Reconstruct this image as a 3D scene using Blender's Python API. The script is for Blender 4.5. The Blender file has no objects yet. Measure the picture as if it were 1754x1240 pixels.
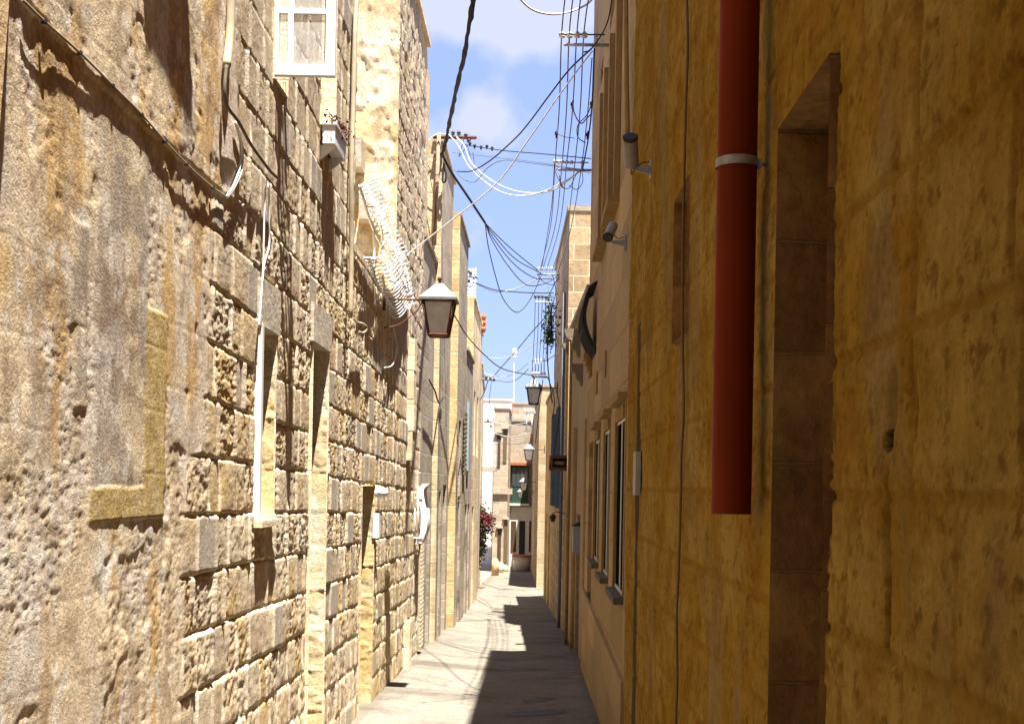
import bpy, math, random
import numpy as np
from mathutils import Vector, Matrix
random.seed(7)
R = math.radians
sc = bpy.context.scene
col = sc.collection
# ------------------------------------------------------------------ camera
F = 2100.0; CX, CY = 915.0, 832.0; CH = 1.71; TH = R(1.0)
cam = bpy.data.objects.new('camera', bpy.data.cameras.new('camera'))
col.objects.link(cam)
cam.data.sensor_width = 36.0
cam.data.lens = 36.0 * F / 1754.0
cam.data.shift_x = -(CX - 877.0) / 1754.0
cam.data.shift_y = (CY - 620.0) / 1754.0
cam.data.clip_start = 0.05; cam.data.clip_end = 5000
cam.location = (0, 0, CH)
cam.rotation_euler = (Matrix.Rotation(R(90), 3, 'X') @ Matrix.Rotation(TH, 3, 'Z')).to_euler()
sc.camera = cam
# ------------------------------------------------------------------ light
SUN = Vector((0.137, -0.27, 1.0)).normalized()
elev = math.asin(SUN.z); azim = math.atan2(SUN.x, SUN.y)
sun = bpy.data.objects.new('sun', bpy.data.lights.new('sun', 'SUN'))
col.objects.link(sun)
sun.data.energy = 5.0; sun.data.angle = R(0.55); sun.data.color = (1.0, 0.95, 0.86)
sun.rotation_euler = SUN.to_track_quat('Z', 'Y').to_euler()
sun.location = (0, 0, 30)
world = bpy.data.worlds.new('World'); sc.world = world
world.use_nodes = True
wn, wl = world.node_tree.nodes, world.node_tree.links
wn.clear()
def N(nodes, t, **kw):
    n = nodes.new(t)
    for k, v in kw.items(): setattr(n, k, v)
    return n
wout = N(wn, 'ShaderNodeOutputWorld'); wbg = N(wn, 'ShaderNodeBackground')
sky = N(wn, 'ShaderNodeTexSky'); sky.sky_type = 'NISHITA'; sky.sun_disc = False
sky.sun_elevation = elev; sky.sun_rotation = azim; sky.air_density = 1.0; sky.dust_density = 0.6; sky.ozone_density = 3.0
wbg.inputs['Strength'].default_value = 0.078
geo = N(wn, 'ShaderNodeTexCoord'); sep = N(wn, 'ShaderNodeSeparateXYZ')
wl.new(geo.outputs['Generated'], sep.inputs[0])
def wm(op, a, b=None, c=None):
    n = N(wn, 'ShaderNodeMath', operation=op)
    for i, v in enumerate((a, b, c)):
        if v is None: continue
        if isinstance(v, (int, float)): n.inputs[i].default_value = v
        else: wl.new(v, n.inputs[i])
    return n.outputs[0]
yy = wm('MAXIMUM', wm('ABSOLUTE', sep.outputs[1]), 0.05)
u = wm('DIVIDE', sep.outputs[0], yy); w = wm('DIVIDE', sep.outputs[2], yy)
comb = N(wn, 'ShaderNodeCombineXYZ'); wl.new(u, comb.inputs[0]); wl.new(w, comb.inputs[1])
nz = N(wn, 'ShaderNodeTexNoise'); nz.inputs['Scale'].default_value = 13; nz.inputs['Detail'].default_value = 7; nz.inputs['Roughness'].default_value = 0.52
wl.new(comb.outputs[0], nz.inputs['Vector'])
def blob(cu, cw, ru, rw):
    a = wm('DIVIDE', wm('SUBTRACT', u, cu), ru); b = wm('DIVIDE', wm('SUBTRACT', w, cw), rw)
    return wm('POWER', 2.718, wm('MULTIPLY', -1.0, wm('ADD', wm('MULTIPLY', a, a), wm('MULTIPLY', b, b))))
bl = wm('ADD', wm('MULTIPLY', blob(-0.035, 0.415, 0.11, 0.06), 1.7), wm('MULTIPLY', blob(-0.045, 0.295, 0.030, 0.028), 0.8))
bl = wm('ADD', bl, wm('MULTIPLY', blob(-0.10, 0.275, 0.03, 0.022), 0.6))
bl = wm('ADD', bl, wm('MULTIPLY', blob(-0.06, 0.20, 0.06, 0.04), 0.32))
lay = wm('MULTIPLY', wm('GREATER_THAN', w, 0.8), 0.35)
m = wm('SUBTRACT', wm('ADD', wm('ADD', wm('MULTIPLY', nz.outputs[0], 2.0), bl), lay), 1.26)
m = wm('MINIMUM', wm('MAXIMUM', wm('MULTIPLY', m, 1.7), 0.0), 0.85)
mix = N(wn, 'ShaderNodeMix', data_type='RGBA')
wl.new(m, mix.inputs['Factor']); mix.inputs['B'].default_value = (2.35, 2.5, 3.15, 1)
# thin milky veil over the blue
veil = N(wn, 'ShaderNodeMix', data_type='RGBA'); veil.inputs['Factor'].default_value = 0.80
wl.new(sky.outputs[0], veil.inputs['A']); veil.inputs['B'].default_value = (1.25, 1.62, 3.3, 1)
wl.new(veil.outputs['Result'], mix.inputs['A'])
wl.new(mix.outputs['Result'], wbg.inputs['Color']); wl.new(wbg.outputs[0], wout.inputs[0])
sc.view_settings.view_transform = 'Standard'; sc.view_settings.look = 'None'
sc.view_settings.exposure = 2.1; sc.view_settings.gamma = 1.0
# ------------------------------------------------------------------ pixel helpers (photo pixel -> world point on a real surface)
ct, st = math.cos(TH), math.sin(TH)
def ray(px, py):
    dx, dy = px - CX, CY - py
    return ((dx*ct - dy*st)/F, (dx*st + dy*ct)/F)
def at(px, py, d):
    a, b = ray(px, py); return Vector((a*d, d, CH + b*d))
def onx(px, py, x):
    a, b = ray(px, py); d = x/a; return Vector((x, d, CH + b*d))
def gz(y): return -0.04*y
# ------------------------------------------------------------------ object helpers
def tag(o, label=None, cat=None, group=None, kind=None):
    if label: o['label'] = label
    if cat: o['category'] = cat
    if group: o['group'] = group
    if kind: o['kind'] = kind
    return o
def thing(name, loc, label, cat, group=None):
    o = bpy.data.objects.new(name, None); o.empty_display_size = 0.2
    col.objects.link(o); o.location = loc
    return tag(o, label, cat, group)
class MB:
    def __init__(s): s.v = []; s.f = []; s.sm = []
    def quad(s, a, b, c, d, smooth=False):
        n = len(s.v); s.v += [tuple(a), tuple(b), tuple(c), tuple(d)]; s.f.append((n, n+1, n+2, n+3)); s.sm.append(smooth)
    def poly(s, pts, smooth=False):
        n = len(s.v); s.v += [tuple(p) for p in pts]; s.f.append(tuple(range(n, n+len(pts)))); s.sm.append(smooth)
    def box(s, x0, x1, y0, y1, z0, z1, bev=0.0):
        if x0 > x1: x0, x1 = x1, x0
        if y0 > y1: y0, y1 = y1, y0
        n = len(s.v)
        s.v += [(x, y, z) for x in (x0, x1) for y in (y0, y1) for z in (z0, z1)]
        for q in ((0,1,3,2),(4,6,7,5),(0,4,5,1),(2,3,7,6),(0,2,6,4),(1,5,7,3)):
            s.f.append(tuple(n+i for i in q)); s.sm.append(False)
        return s
    def slab(s, plan, z0, z1):
        # vertical prism over plan polygon; z1 may be list of heights
        n = len(s.v); k = len(plan)
        zt = z1 if isinstance(z1, (list, tuple)) else [z1]*k
        zb = z0 if isinstance(z0, (list, tuple)) else [z0]*k
        s.v += [(p[0], p[1], zb[i]) for i, p in enumerate(plan)] + [(p[0], p[1], zt[i]) for i, p in enumerate(plan)]
        s.f.append(tuple(n+i for i in reversed(range(k)))); s.f.append(tuple(n+k+i for i in range(k)))
        for i in range(k):
            j = (i+1) % k; s.f.append((n+i, n+j, n+k+j, n+k+i))
        s.sm += [False]*(k+2); return s
    def tube(s, pts, r, sides=8, caps=True, smooth=True):
        pts = [Vector(p) for p in pts]; k = len(pts)
        rs = r if isinstance(r, (list, tuple)) else [r]*k
        n0 = len(s.v); up = None
        for i, p in enumerate(pts):
            t = (pts[min(i+1, k-1)] - pts[max(i-1, 0)])
            if t.length < 1e-9: t = Vector((0, 0, 1))
            t.normalize()
            if up is None:
                up = Vector((0, 0, 1)) if abs(t.z) < 0.9 else Vector((1, 0, 0))
            a = t.cross(up)
            if a.length < 1e-6: a = t.cross(Vector((0, 1, 0)))
            a.normalize(); b = a.cross(t).normalized(); up = b
            for q in range(sides):
                an = 2*math.pi*q/sides
                s.v.append(tuple(p + (a*math.cos(an) + b*math.sin(an))*rs[i]))
        for i in range(k-1):
            for q in range(sides):
                q2 = (q+1) % sides
                s.f.append((n0+i*sides+q, n0+i*sides+q2, n0+(i+1)*sides+q2, n0+(i+1)*sides+q)); s.sm.append(smooth)
        if caps:
            s.f.append(tuple(n0+q for q in reversed(range(sides)))); s.f.append(tuple(n0+(k-1)*sides+q for q in range(sides))); s.sm += [False, False]
        return s
    def ball(s, c, r, seg=12, rings=8, sc_=(1, 1, 1)):
        n0 = len(s.v)
        for i in range(rings+1):
            ph = math.pi*i/rings
            for q in range(seg):
                an = 2*math.pi*q/seg
                s.v.append((c[0]+r*sc_[0]*math.sin(ph)*math.cos(an), c[1]+r*sc_[1]*math.sin(ph)*math.sin(an), c[2]+r*sc_[2]*math.cos(ph)))
        for i in range(rings):
            for q in range(seg):
                q2 = (q+1) % seg
                s.f.append((n0+i*seg+q, n0+(i+1)*seg+q, n0+(i+1)*seg+q2, n0+i*seg+q2)); s.sm.append(True)
        return s
    def build(s, name, mat, parent=None, label=None):
        me = bpy.data.meshes.new(name); me.from_pydata(s.v, [], s.f)
        me.polygons.foreach_set('use_smooth', s.sm)
        me.materials.append(mat); me.update()
        o = bpy.data.objects.new(name, me); col.objects.link(o)
        if parent is not None:
            o.parent = parent
            L = Vector(parent.location); pp = parent.parent
            while pp is not None: L += Vector(pp.location); pp = pp.parent
            me.transform(Matrix.Translation(-L))
        if label: o['label'] = label
        return o
def smooth_path(pts, n=8):
    pts = [Vector(p) for p in pts]
    if len(pts) < 3: return [pts[0].lerp(pts[-1], i/n) for i in range(n+1)]
    P = [pts[0]*2 - pts[1]] + pts + [pts[-1]*2 - pts[-2]]; out = []
    for i in range(1, len(P)-2):
        for k in range(n):
            t = k/n
            out.append(0.5*((2*P[i]) + (-P[i-1]+P[i+1])*t + (2*P[i-1]-5*P[i]+4*P[i+1]-P[i+2])*t*t + (-P[i-1]+3*P[i]-3*P[i+1]+P[i+2])*t**3))
    out.append(pts[-1]); return out
# ------------------------------------------------------------------ materials
class M_:
    def __init__(s, name, rough=0.85):
        s.m = bpy.data.materials.new(name); s.m.use_nodes = True
        s.n, s.l = s.m.node_tree.nodes, s.m.node_tree.links
        s.b = s.n['Principled BSDF']; s.b.inputs['Roughness'].default_value = rough
        s.b.inputs['Specular IOR Level'].default_value = 0.25
        g = s.n.new('ShaderNodeNewGeometry'); s.pos = g.outputs['Position']
    def scaled(s, v, sx, sy, sz):
        mp = s.n.new('ShaderNodeMapping'); mp.inputs['Scale'].default_value = (sx, sy, sz); s.l.new(v, mp.inputs[0]); return mp.outputs[0]
    def noise(s, scale, detail=6, rough=0.6, vec=None, col_=False):
        t = s.n.new('ShaderNodeTexNoise'); t.inputs['Scale'].default_value = scale; t.inputs['Detail'].default_value = detail; t.inputs['Roughness'].default_value = rough
        s.l.new(vec if vec is not None else s.pos, t.inputs['Vector']); return t.outputs['Color' if col_ else 'Fac']
    def ramp(s, fac, stops):
        t = s.n.new('ShaderNodeValToRGB'); s.l.new(fac, t.inputs[0]); e = t.color_ramp.elements
        while len(e) < len(stops): e.new(0.5)
        for i, (p, c) in enumerate(stops): e[i].position = p; e[i].color = (c[0], c[1], c[2], 1) if not isinstance(c, (int, float)) else (c, c, c, 1)
        return t.outputs[0]
    def mix(s, fac, a, b, mode='MIX'):
        t = s.n.new('ShaderNodeMix'); t.data_type = 'RGBA'; t.blend_type = mode
        for k, v in (('Factor', fac), ('A', a), ('B', b)):
            inp = [q for q in t.inputs if q.name == k and (q.type == ('VALUE' if k == 'Factor' else 'RGBA'))][0]
            if isinstance(v, (int, float)): inp.default_value = v
            elif isinstance(v, tuple): inp.default_value = (v[0], v[1], v[2], 1)
            else: s.l.new(v, inp)
        return [q for q in t.outputs if q.type == 'RGBA'][0]
    def math(s, op, a, b=0.0):
        t = s.n.new('ShaderNodeMath'); t.operation = op
        for i, v in enumerate((a, b)):
            if isinstance(v, (int, float)): t.inputs[i].default_value = v
            else: s.l.new(v, t.inputs[i])
        return t.outputs[0]
    def color(s, v):
        if isinstance(v, tuple): s.b.inputs['Base Color'].default_value = (v[0], v[1], v[2], 1)
        else: s.l.new(v, s.b.inputs['Base Color'])
    def bump(s, h, strength=0.5, dist=0.01):
        t = s.n.new('ShaderNodeBump'); t.inputs['Strength'].default_value = strength; t.inputs['Distance'].default_value = dist
        s.l.new(h, t.inputs['Height']); s.l.new(t.outputs[0], s.b.inputs['Normal'])
def simple(name, c, rough=0.6, metal=0.0, var=0.25, scale=12.0, bump=0.0):
    m = M_(name, rough); n = m.noise(scale, 5)
    f = m.ramp(n, [(0.3, 1.0-var), (0.7, 1.0)])
    m.color(m.mix(1.0, c, f, 'MULTIPLY')); m.b.inputs['Metallic'].default_value = metal
    if bump: m.bump(m.noise(scale*4, 4), bump, 0.004)
    return m.m
def vcol_stone(name, fine=0.35, bumpd=0.004, stretch=1.0):
    m = M_(name, 0.97); m.b.inputs['Specular IOR Level'].default_value = 0.0; at_ = m.n.new('ShaderNodeAttribute'); at_.attribute_name = 'Col'
    p = m.scaled(m.pos, 1, 1, 1.0/stretch)
    n1 = m.noise(38, 8, 0.7, p); n2 = m.noise(7, 6, 0.65, p)
    c = m.mix(1.0, at_.outputs['Color'], m.ramp(n1, [(0.30, (1-fine, 1-fine*1.05, 1-fine*1.15)), (0.62, (1.06, 1.06, 1.06))]), 'MULTIPLY')
    c = m.mix(1.0, c, m.ramp(n2, [(0.32, (0.80, 0.78, 0.76)), (0.6, (1.05, 1.05, 1.04))]), 'MULTIPLY')
    m.color(c); h = m.math('ADD', m.math('ADD', n1, m.math('MULTIPLY', m.noise(140, 3, 0.6, p), 0.6)), m.math('MULTIPLY', m.ramp(m.noise(75, 4, 0.6, p), [(0.42, 0.0), (0.52, 1.0)]), 0.35))
    m.bump(h, 0.8, bumpd); return m.m
def facade_mat(name, base, dark, mortar=None, ch=0.27, bw=0.55, stain=0.5, mort_size=0.012, sc_=1.0, streak=(1, 1, .22)):
    m = M_(name, 0.92)
    sp = m.n.new('ShaderNodeSeparateXYZ'); m.l.new(m.pos, sp.inputs[0])
    cb = m.n.new('ShaderNodeCombineXYZ'); m.l.new(m.math('ADD', sp.outputs[0], sp.outputs[1]), cb.inputs[0]); m.l.new(sp.outputs[2], cb.inputs[1])
    n = m.noise(1.3*sc_, 7, 0.65, m.scaled(m.pos, *streak)); n2 = m.noise(9*sc_, 7, 0.7)
    c = m.mix(m.ramp(n, [(0.38, 0.0), (0.66, stain)]), base, dark)
    c = m.mix(1.0, c, m.ramp(n2, [(0.3, (0.76, 0.74, 0.70)), (0.62, (1.05, 1.05, 1.05))]), 'MULTIPLY')
    hgt = n2
    if mortar is not None:
        # wobble the joints a little
        wob = m.n.new('ShaderNodeVectorMath'); wob.operation = 'MULTIPLY_ADD'
        m.l.new(m.noise(3.0, 3, 0.6, None, True), wob.inputs[0]); wob.inputs[1].default_value = (0.03, 0.03, 0); m.l.new(cb.outputs[0], wob.inputs[2])
        br = m.n.new('ShaderNodeTexBrick'); m.l.new(wob.outputs[0], br.inputs['Vector'])
        br.inputs['Scale'].default_value = 1.0; br.inputs['Brick Width'].default_value = bw; br.inputs['Row Height'].default_value = ch
        br.inputs['Mortar Size'].default_value = mort_size; br.inputs['Mortar Smooth'].default_value = 0.4; br.inputs['Bias'].default_value = -0.2
        br.inputs['Color1'].default_value = (1.08, 1.05, 1.0, 1); br.inputs['Color2'].default_value = (0.70, 0.66, 0.58, 1); br.inputs['Mortar'].default_value = (1, 1, 1, 1)
        c = m.mix(1.0, c, br.outputs['Color'], 'MULTIPLY')
        c = m.mix(m.math('MULTIPLY', br.outputs['Fac'], 0.75), c, mortar)
        hgt = m.math('SUBTRACT', n2, m.math('MULTIPLY', br.outputs['Fac'], 0.9))
    m.color(c); m.bump(hgt, 0.9, 0.018); return m.m
# ------------------------------------------------------------------ numpy noise
def rnd(i, k, s):
    i = i.astype(np.int64); k = np.asarray(k).astype(np.int64)
    h = (i*374761393 + k*668265263 + s*1442695041) & 0xffffffff
    h = ((h ^ (h >> 13))*1274126177) & 0xffffffff
    h = ((h ^ (h >> 16))*2246822519) & 0xffffffff
    return ((h ^ (h >> 15)) & 0xffff)/65535.0
def vn(x, y, s=0):
    ix, iy = np.floor(x), np.floor(y); fx, fy = x-ix, y-iy
    fx = fx*fx*(3-2*fx); fy = fy*fy*(3-2*fy)
    a, b, c, d = rnd(ix, iy, s), rnd(ix+1, iy, s), rnd(ix, iy+1, s), rnd(ix+1, iy+1, s)
    return a+(b-a)*fx+(c-a)*fy+(a-b-c+d)*fx*fy
def fbm(x, y, s=0, o=5, g=0.55):
    t, a, n = 0, 1.0, 0
    for k in range(o):
        t = t + a*vn(x*2**k+k*17.3, y*2**k-k*9.1, s+k); n += a; a *= g
    return t/n
def sstep(a, b, x):
    t = np.clip((x-a)/(b-a), 0, 1); return t*t*(3-2*t)
def blocks(y, h, ch, w0, w1, s, jit=0.45):
    k = np.floor(h/ch); fr = h/ch-k
    w = w0+(w1-w0)*rnd(k, 7, s)
    u = y/w+rnd(k, 3, s)*10; i = np.floor(u)
    bl = i+jit*(rnd(i, k, s+1)-.5); i = np.where(u < bl, i-1, i)
    br = i+1+jit*(rnd(i+1, k, s+1)-.5); i = np.where(u > br, i+1, i)
    bl = i+jit*(rnd(i, k, s+1)-.5); br = i+1+jit*(rnd(i+1, k, s+1)-.5)
    return k, i, np.minimum(u-bl, br-u)*w, np.minimum(fr, 1-fr)*ch, fr
def spaced(a, b, f, brk=()):
    pts = sorted(set([a, b]+[x for x in brk if a < x < b])); out = [a]
    for p, q in zip(pts[:-1], pts[1:]):
        xs = [p]
        while xs[-1] < q: xs.append(xs[-1]+f(xs[-1]))
        n = len(xs)-1; xs = np.array(xs); xs = p+(xs-p)*(q-p)/(xs[-1]-p)
        out += list(xs[1:])
    return np.array(out)
def dwall(name, A, B, S, Z, ops, hf, cf, mat, parent, sgn=1, zbot=None, ztop=None):
    """dense wall sheet along plan line A->B; outward normal = sgn * left-of-AB. hf/cf get (y-like coord, Z)."""
    ax, ay = A; L = math.hypot(B[0]-ax, B[1]-ay); tx, ty = (B[0]-ax)/L, (B[1]-ay)/L
    nx, ny = -ty*sgn, tx*sgn
    SS, ZZ = np.meshgrid(S, Z, indexing='ij')
    U = (ay+SS*ty) if abs(ty) > .5 else (ax+SS*tx)
    H = hf(U, ZZ); C = cf(U, ZZ)
    X = ax+SS*tx+H*nx; Y = ay+SS*ty+H*ny
    ns, nz_ = len(S), len(Z)
    co = np.stack([X, Y, ZZ], -1).reshape(-1, 3)
    idx = np.arange(ns*nz_).reshape(ns, nz_)
    sc_, zc = (S[:-1]+S[1:])/2, (Z[:-1]+Z[1:])/2
    keep = np.ones((ns-1, nz_-1), bool)
    for (s0, s1, z0, z1) in ops:
        keep &= ~((sc_[:, None] > s0) & (sc_[:, None] < s1) & (zc[None] > z0) & (zc[None] < z1))
    q = np.stack([idx[:-1, :-1], idx[1:, :-1], idx[1:, 1:], idx[:-1, 1:]], -1)[keep]
    if sgn > 0: q = q[:, ::-1]
    used = np.unique(q); rm = np.full(ns*nz_, -1); rm[used] = np.arange(len(used))
    q = rm[q]; co = co[used]; C = C.reshape(-1, 3)[used]
    if parent is not None: co = co-np.array(parent.location)
    me = bpy.data.meshes.new(name); me.vertices.add(len(co)); me.vertices.foreach_set('co', co.ravel())
    me.loops.add(q.size); me.loops.foreach_set('vertex_index', q.ravel().astype(np.int32))
    me.polygons.add(len(q)); me.polygons.foreach_set('loop_start', (np.arange(len(q))*4).astype(np.int32))
    me.polygons.foreach_set('loop_total', np.full(len(q), 4, np.int32))
    me.polygons.foreach_set('use_smooth', np.ones(len(q), bool))
    me.update(calc_edges=True); me.materials.append(mat)
    a = me.color_attributes.new('Col', 'FLOAT_COLOR', 'POINT')
    a.data.foreach_set('color', np.concatenate([np.clip(C, 0, 1), np.ones((len(C), 1))], 1).ravel())
    o = bpy.data.objects.new(name, me); col.objects.link(o); o.parent = parent
    return o
class Face:
    """vertical plane over plan line A->B, outward = sgn*left"""
    def __init__(s, A, B, sgn):
        s.A = A; s.B = B; s.L = math.hypot(B[0]-A[0], B[1]-A[1]); s.t = ((B[0]-A[0])/s.L, (B[1]-A[1])/s.L)
        s.n = (-s.t[1]*sgn, s.t[0]*sgn); s.sgn = sgn
    def p(s, u, d, z): return (s.A[0]+s.t[0]*u+s.n[0]*d, s.A[1]+s.t[1]*u+s.n[1]*d, z)
    def hit(s, px, py):
        a, b = ray(px, py); D = ((s.A[0])*s.n[0]+s.A[1]*s.n[1])/(a*s.n[0]+s.n[1])
        return ((a*D-s.A[0])*s.t[0]+(D-s.A[1])*s.t[1], CH+b*D)
    def rect(s, x0, x1, y0, y1):
        ym = (y0+y1)/2
        u0 = s.hit(x0, ym)[0]; u1 = s.hit(x1, ym)[0]
        xm = (x0+x1)/2
        z0 = s.hit(xm, y1)[1]; z1 = s.hit(xm, y0)[1]
        return (min(u0, u1), max(u0, u1), z0, z1)
    def box(s, mb, u0, u1, d0, d1, z0, z1):
        P = [s.p(u, d, 0)[:2] for u, d in ((u0, d0), (u1, d0), (u1, d1), (u0, d1))]
        mb.slab(P, z0, z1)
    def wall(s, mb, z0, z1, ops, depth=0.25):
        us = sorted(set([0, s.L]+[x for o in ops for x in o[:2]])); zs = sorted(set([z0, z1]+[x for o in ops for x in o[2:4]]))
        us = [x for x in us if 0 <= x <= s.L]; zs = [x for x in zs if z0 <= x <= z1]
        for a, b in zip(us[:-1], us[1:]):
            for c, d in zip(zs[:-1], zs[1:]):
                m, k = (a+b)/2, (c+d)/2
                if any(o[0] < m < o[1] and o[2] < k < o[3] for o in ops): continue
                mb.quad(s.p(a, 0, c), s.p(b, 0, c), s.p(b, 0, d), s.p(a, 0, d))
        for o in ops: s.reveal(mb, o, o[4] if len(o) > 4 else depth)
    def reveal(s, mb, o, dp, proud=0.0, back=True):
        a, b, c, d = o[:4]
        mb.quad(s.p(a, proud, c), s.p(a, -dp, c), s.p(a, -dp, d), s.p(a, proud, d))
        mb.quad(s.p(b, proud, c), s.p(b, -dp, c), s.p(b, -dp, d), s.p(b, proud, d))
        mb.quad(s.p(a, proud, c), s.p(b, proud, c), s.p(b, -dp, c), s.p(a, -dp, c))
        mb.quad(s.p(a, proud, d), s.p(b, proud, d), s.p(b, -dp, d), s.p(a, -dp, d))
        if back: mb.quad(s.p(a, -dp, c), s.p(b, -dp, c), s.p(b, -dp, d), s.p(a, -dp, d))
# palette
WHITE = simple('white_paint', (0.80, 0.79, 0.76), 0.45, 0, 0.12)
WHITEM = simple('white_enamel_metal', (0.82, 0.82, 0.82), 0.4, 0, 0.1)
BLACKC = simple('black_rubber_cable', (0.035, 0.033, 0.032), 0.7, 0, 0.4)
GREYC = simple('grey_wire', (0.13, 0.12, 0.12), 0.6, 0, 0.3)
WHITEC = simple('white_cable_sheath', (0.72, 0.70, 0.66), 0.6, 0, 0.2)
CREAMC = simple('cream_conduit', (0.50, 0.41, 0.28), 0.6, 0, 0.3)
IRON = simple('dark_iron', (0.05, 0.045, 0.045), 0.55, 0.3, 0.4)
GALV = simple('galvanised_steel', (0.42, 0.43, 0.45), 0.45, 0.6, 0.4, 30)
RUST = simple('rusty_iron', (0.20, 0.085, 0.045), 0.85, 0.1, 0.6, 18)
WOODD = simple('dark_old_door', (0.10, 0.06, 0.035), 0.7, 0, 0.5, 14)
GREYW = simple('grey_painted_door', (0.36, 0.34, 0.31), 0.7, 0, 0.35, 9)
DARKIN = simple('unlit_room', (0.03, 0.025, 0.02), 0.9)
PORC = simple('porcelain_insulator', (0.72, 0.73, 0.70), 0.25, 0, 0.15)
PORCB = simple('brown_insulator', (0.10, 0.08, 0.07), 0.3, 0, 0.3)
def glass(name, c, rough=0.08, trans=0.0, alpha=1.0):
    m = M_(name, rough); m.color(c); m.b.inputs['Specular IOR Level'].default_value = 0.6
    m.b.inputs['Transmission Weight'].default_value = trans; m.b.inputs['Alpha'].default_value = alpha
    return m.m
PANE = glass('window_glass', (0.05, 0.055, 0.06), 0.05)
PANECLR = glass('clear_glass', (0.55, 0.55, 0.53), 0.05, 0.0, 0.40)
FROST = simple('frosted_lantern_glass', (0.88, 0.85, 0.78), 0.35, 0, 0.3, 7)
_t = FROST.node_tree; _tr = _t.nodes.new('ShaderNodeBsdfTranslucent'); _tr.inputs[0].default_value = (.95, .92, .85, 1); _mx = _t.nodes.new('ShaderNodeMixShader'); _mx.inputs[0].default_value = .12
_t.links.new(_t.nodes['Principled BSDF'].outputs[0], _mx.inputs[1]); _t.links.new(_tr.outputs[0], _mx.inputs[2]); _t.links.new(_mx.outputs[0], _t.nodes['Material Output'].inputs[0])
# ------------------------------------------------------------------ ground
def gfun(x, y):
    x = np.asarray(x, float); y = np.asarray(y, float)
    z = gz(y)+0.022*(fbm(x*1.3, y*1.1, 3, 4)-.5)-0.03*np.exp(-((x+.35)/.5)**2)+.03*sstep(-.9, -1.6, x)
    return z
def ground():
    m = M_('worn_concrete_paving', 0.9)
    n1 = m.noise(1.1, 8, 0.7); n2 = m.noise(16, 8, 0.75); n3 = m.noise(0.5, 4, 0.6, m.scaled(m.pos, 1, 3, 1))
    c = m.ramp(n1, [(0.30, (0.122, 0.108, 0.090)), (0.5, (0.176, 0.156, 0.128)), (0.72, (0.232, 0.206, 0.17))])
    c = m.mix(1.0, c, m.ramp(n2, [(0.3, (0.68, 0.66, 0.62)), (0.6, (1.05, 1.05, 1.05))]), 'MULTIPLY')
    c = m.mix(1.0, c, m.ramp(n3, [(0.33, (0.66, 0.64, 0.62)), (0.45, (1, 1, 1))]), 'MULTIPLY')
    vo = m.n.new('ShaderNodeTexVoronoi'); vo.feature = 'DISTANCE_TO_EDGE'; vo.inputs['Scale'].default_value = 0.55
    wob = m.n.new('ShaderNodeVectorMath'); wob.operation = 'MULTIPLY_ADD'; m.l.new(m.noise(2.2, 6, 0.7, None, True), wob.inputs[0]); wob.inputs[1].default_value = (.6, .6, 0); m.l.new(m.pos, wob.inputs[2])
    m.l.new(wob.outputs[0], vo.inputs['Vector'])
    crack = m.ramp(vo.outputs[0], [(0.0, 1.0), (0.012, 0.0)])
    c = m.mix(m.math('MULTIPLY', crack, 0.55), c, (0.09, 0.075, 0.06))
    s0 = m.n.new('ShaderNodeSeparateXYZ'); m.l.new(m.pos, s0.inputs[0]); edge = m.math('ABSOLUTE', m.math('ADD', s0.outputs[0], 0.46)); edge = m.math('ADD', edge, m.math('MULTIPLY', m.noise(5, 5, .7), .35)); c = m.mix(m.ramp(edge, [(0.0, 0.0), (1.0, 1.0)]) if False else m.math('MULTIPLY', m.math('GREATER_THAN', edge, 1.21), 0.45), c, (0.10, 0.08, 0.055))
    sp = m.n.new('ShaderNodeSeparateXYZ'); m.l.new(wob.outputs[0], sp.inputs[0])
    m.color(c); m.bump(m.math('SUBTRACT', n2, m.math('MULTIPLY', crack, 1.0)), 0.6, 0.012)
    xs = np.concatenate([np.linspace(-1.75, .95, 55)]); ys = np.concatenate([np.arange(-8, 9, .25), np.arange(9, 30, .06), np.arange(30, 76, .3)])
    XX, YY = np.meshgrid(xs, ys, indexing='ij')
    ZZ = gz(YY)+0.022*(fbm(XX*1.3, YY*1.1, 3, 4)-.5)-0.03*np.exp(-((XX+.35)/.5)**2)+.03*sstep(-.9, -1.6, XX)
    # transverse paving joints
    for yj in (12.35, 14.7, 17.0, 19.9, 23.1, 26.6, 30.5, 35): ZZ -= 0.008*np.exp(-((YY-yj-.08*np.sin(XX*3+yj))/.035)**2)
    idx = np.arange(XX.size).reshape(XX.shape)
    q = np.stack([idx[:-1, :-1], idx[1:, :-1], idx[1:, 1:], idx[:-1, 1:]], -1).reshape(-1, 4)
    me = bpy.data.meshes.new('street_pavement'); me.from_pydata(np.stack([XX, YY, ZZ], -1).reshape(-1, 3).tolist(), [], q.tolist())
    me.polygons.foreach_set('use_smooth', np.ones(len(q), bool)); me.materials.append(m.m)
    o = bpy.data.objects.new('street_pavement', me); col.objects.link(o); tag(o, kind='structure')
    t = M_('dry_earth', 0.95); t.color(t.ramp(t.noise(0.4, 6), [(0.3, (0.24, 0.19, 0.13)), (0.7, (0.33, 0.27, 0.19))]))
    g = MB(); g.quad((-800, -400, 16-.12), (800, -400, 16-.12), (800, 400, -16-.12), (-800, 400, -16-.12))
    g2 = MB(); g2.quad((-800, 400, -16.12), (800, 400, -16.12), (800, 1500, -16.12), (-800, 1500, -16.12)); g.v += g2.v; g.f.append((4, 5, 6, 7)); g.sm.append(False)
    tag(g.build('ground', t.m), kind='structure')
ground()
def floor_pt(px, py):
    a, b = ray(px, py); d = CH/(-b-.04+1e-9) if False else -CH/(b+.04); return Vector((a*d, d, gz(d)))
IRON0 = simple('worn_cast_iron', (0.045, 0.04, 0.035), .6, .2, .4, 30)
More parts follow.
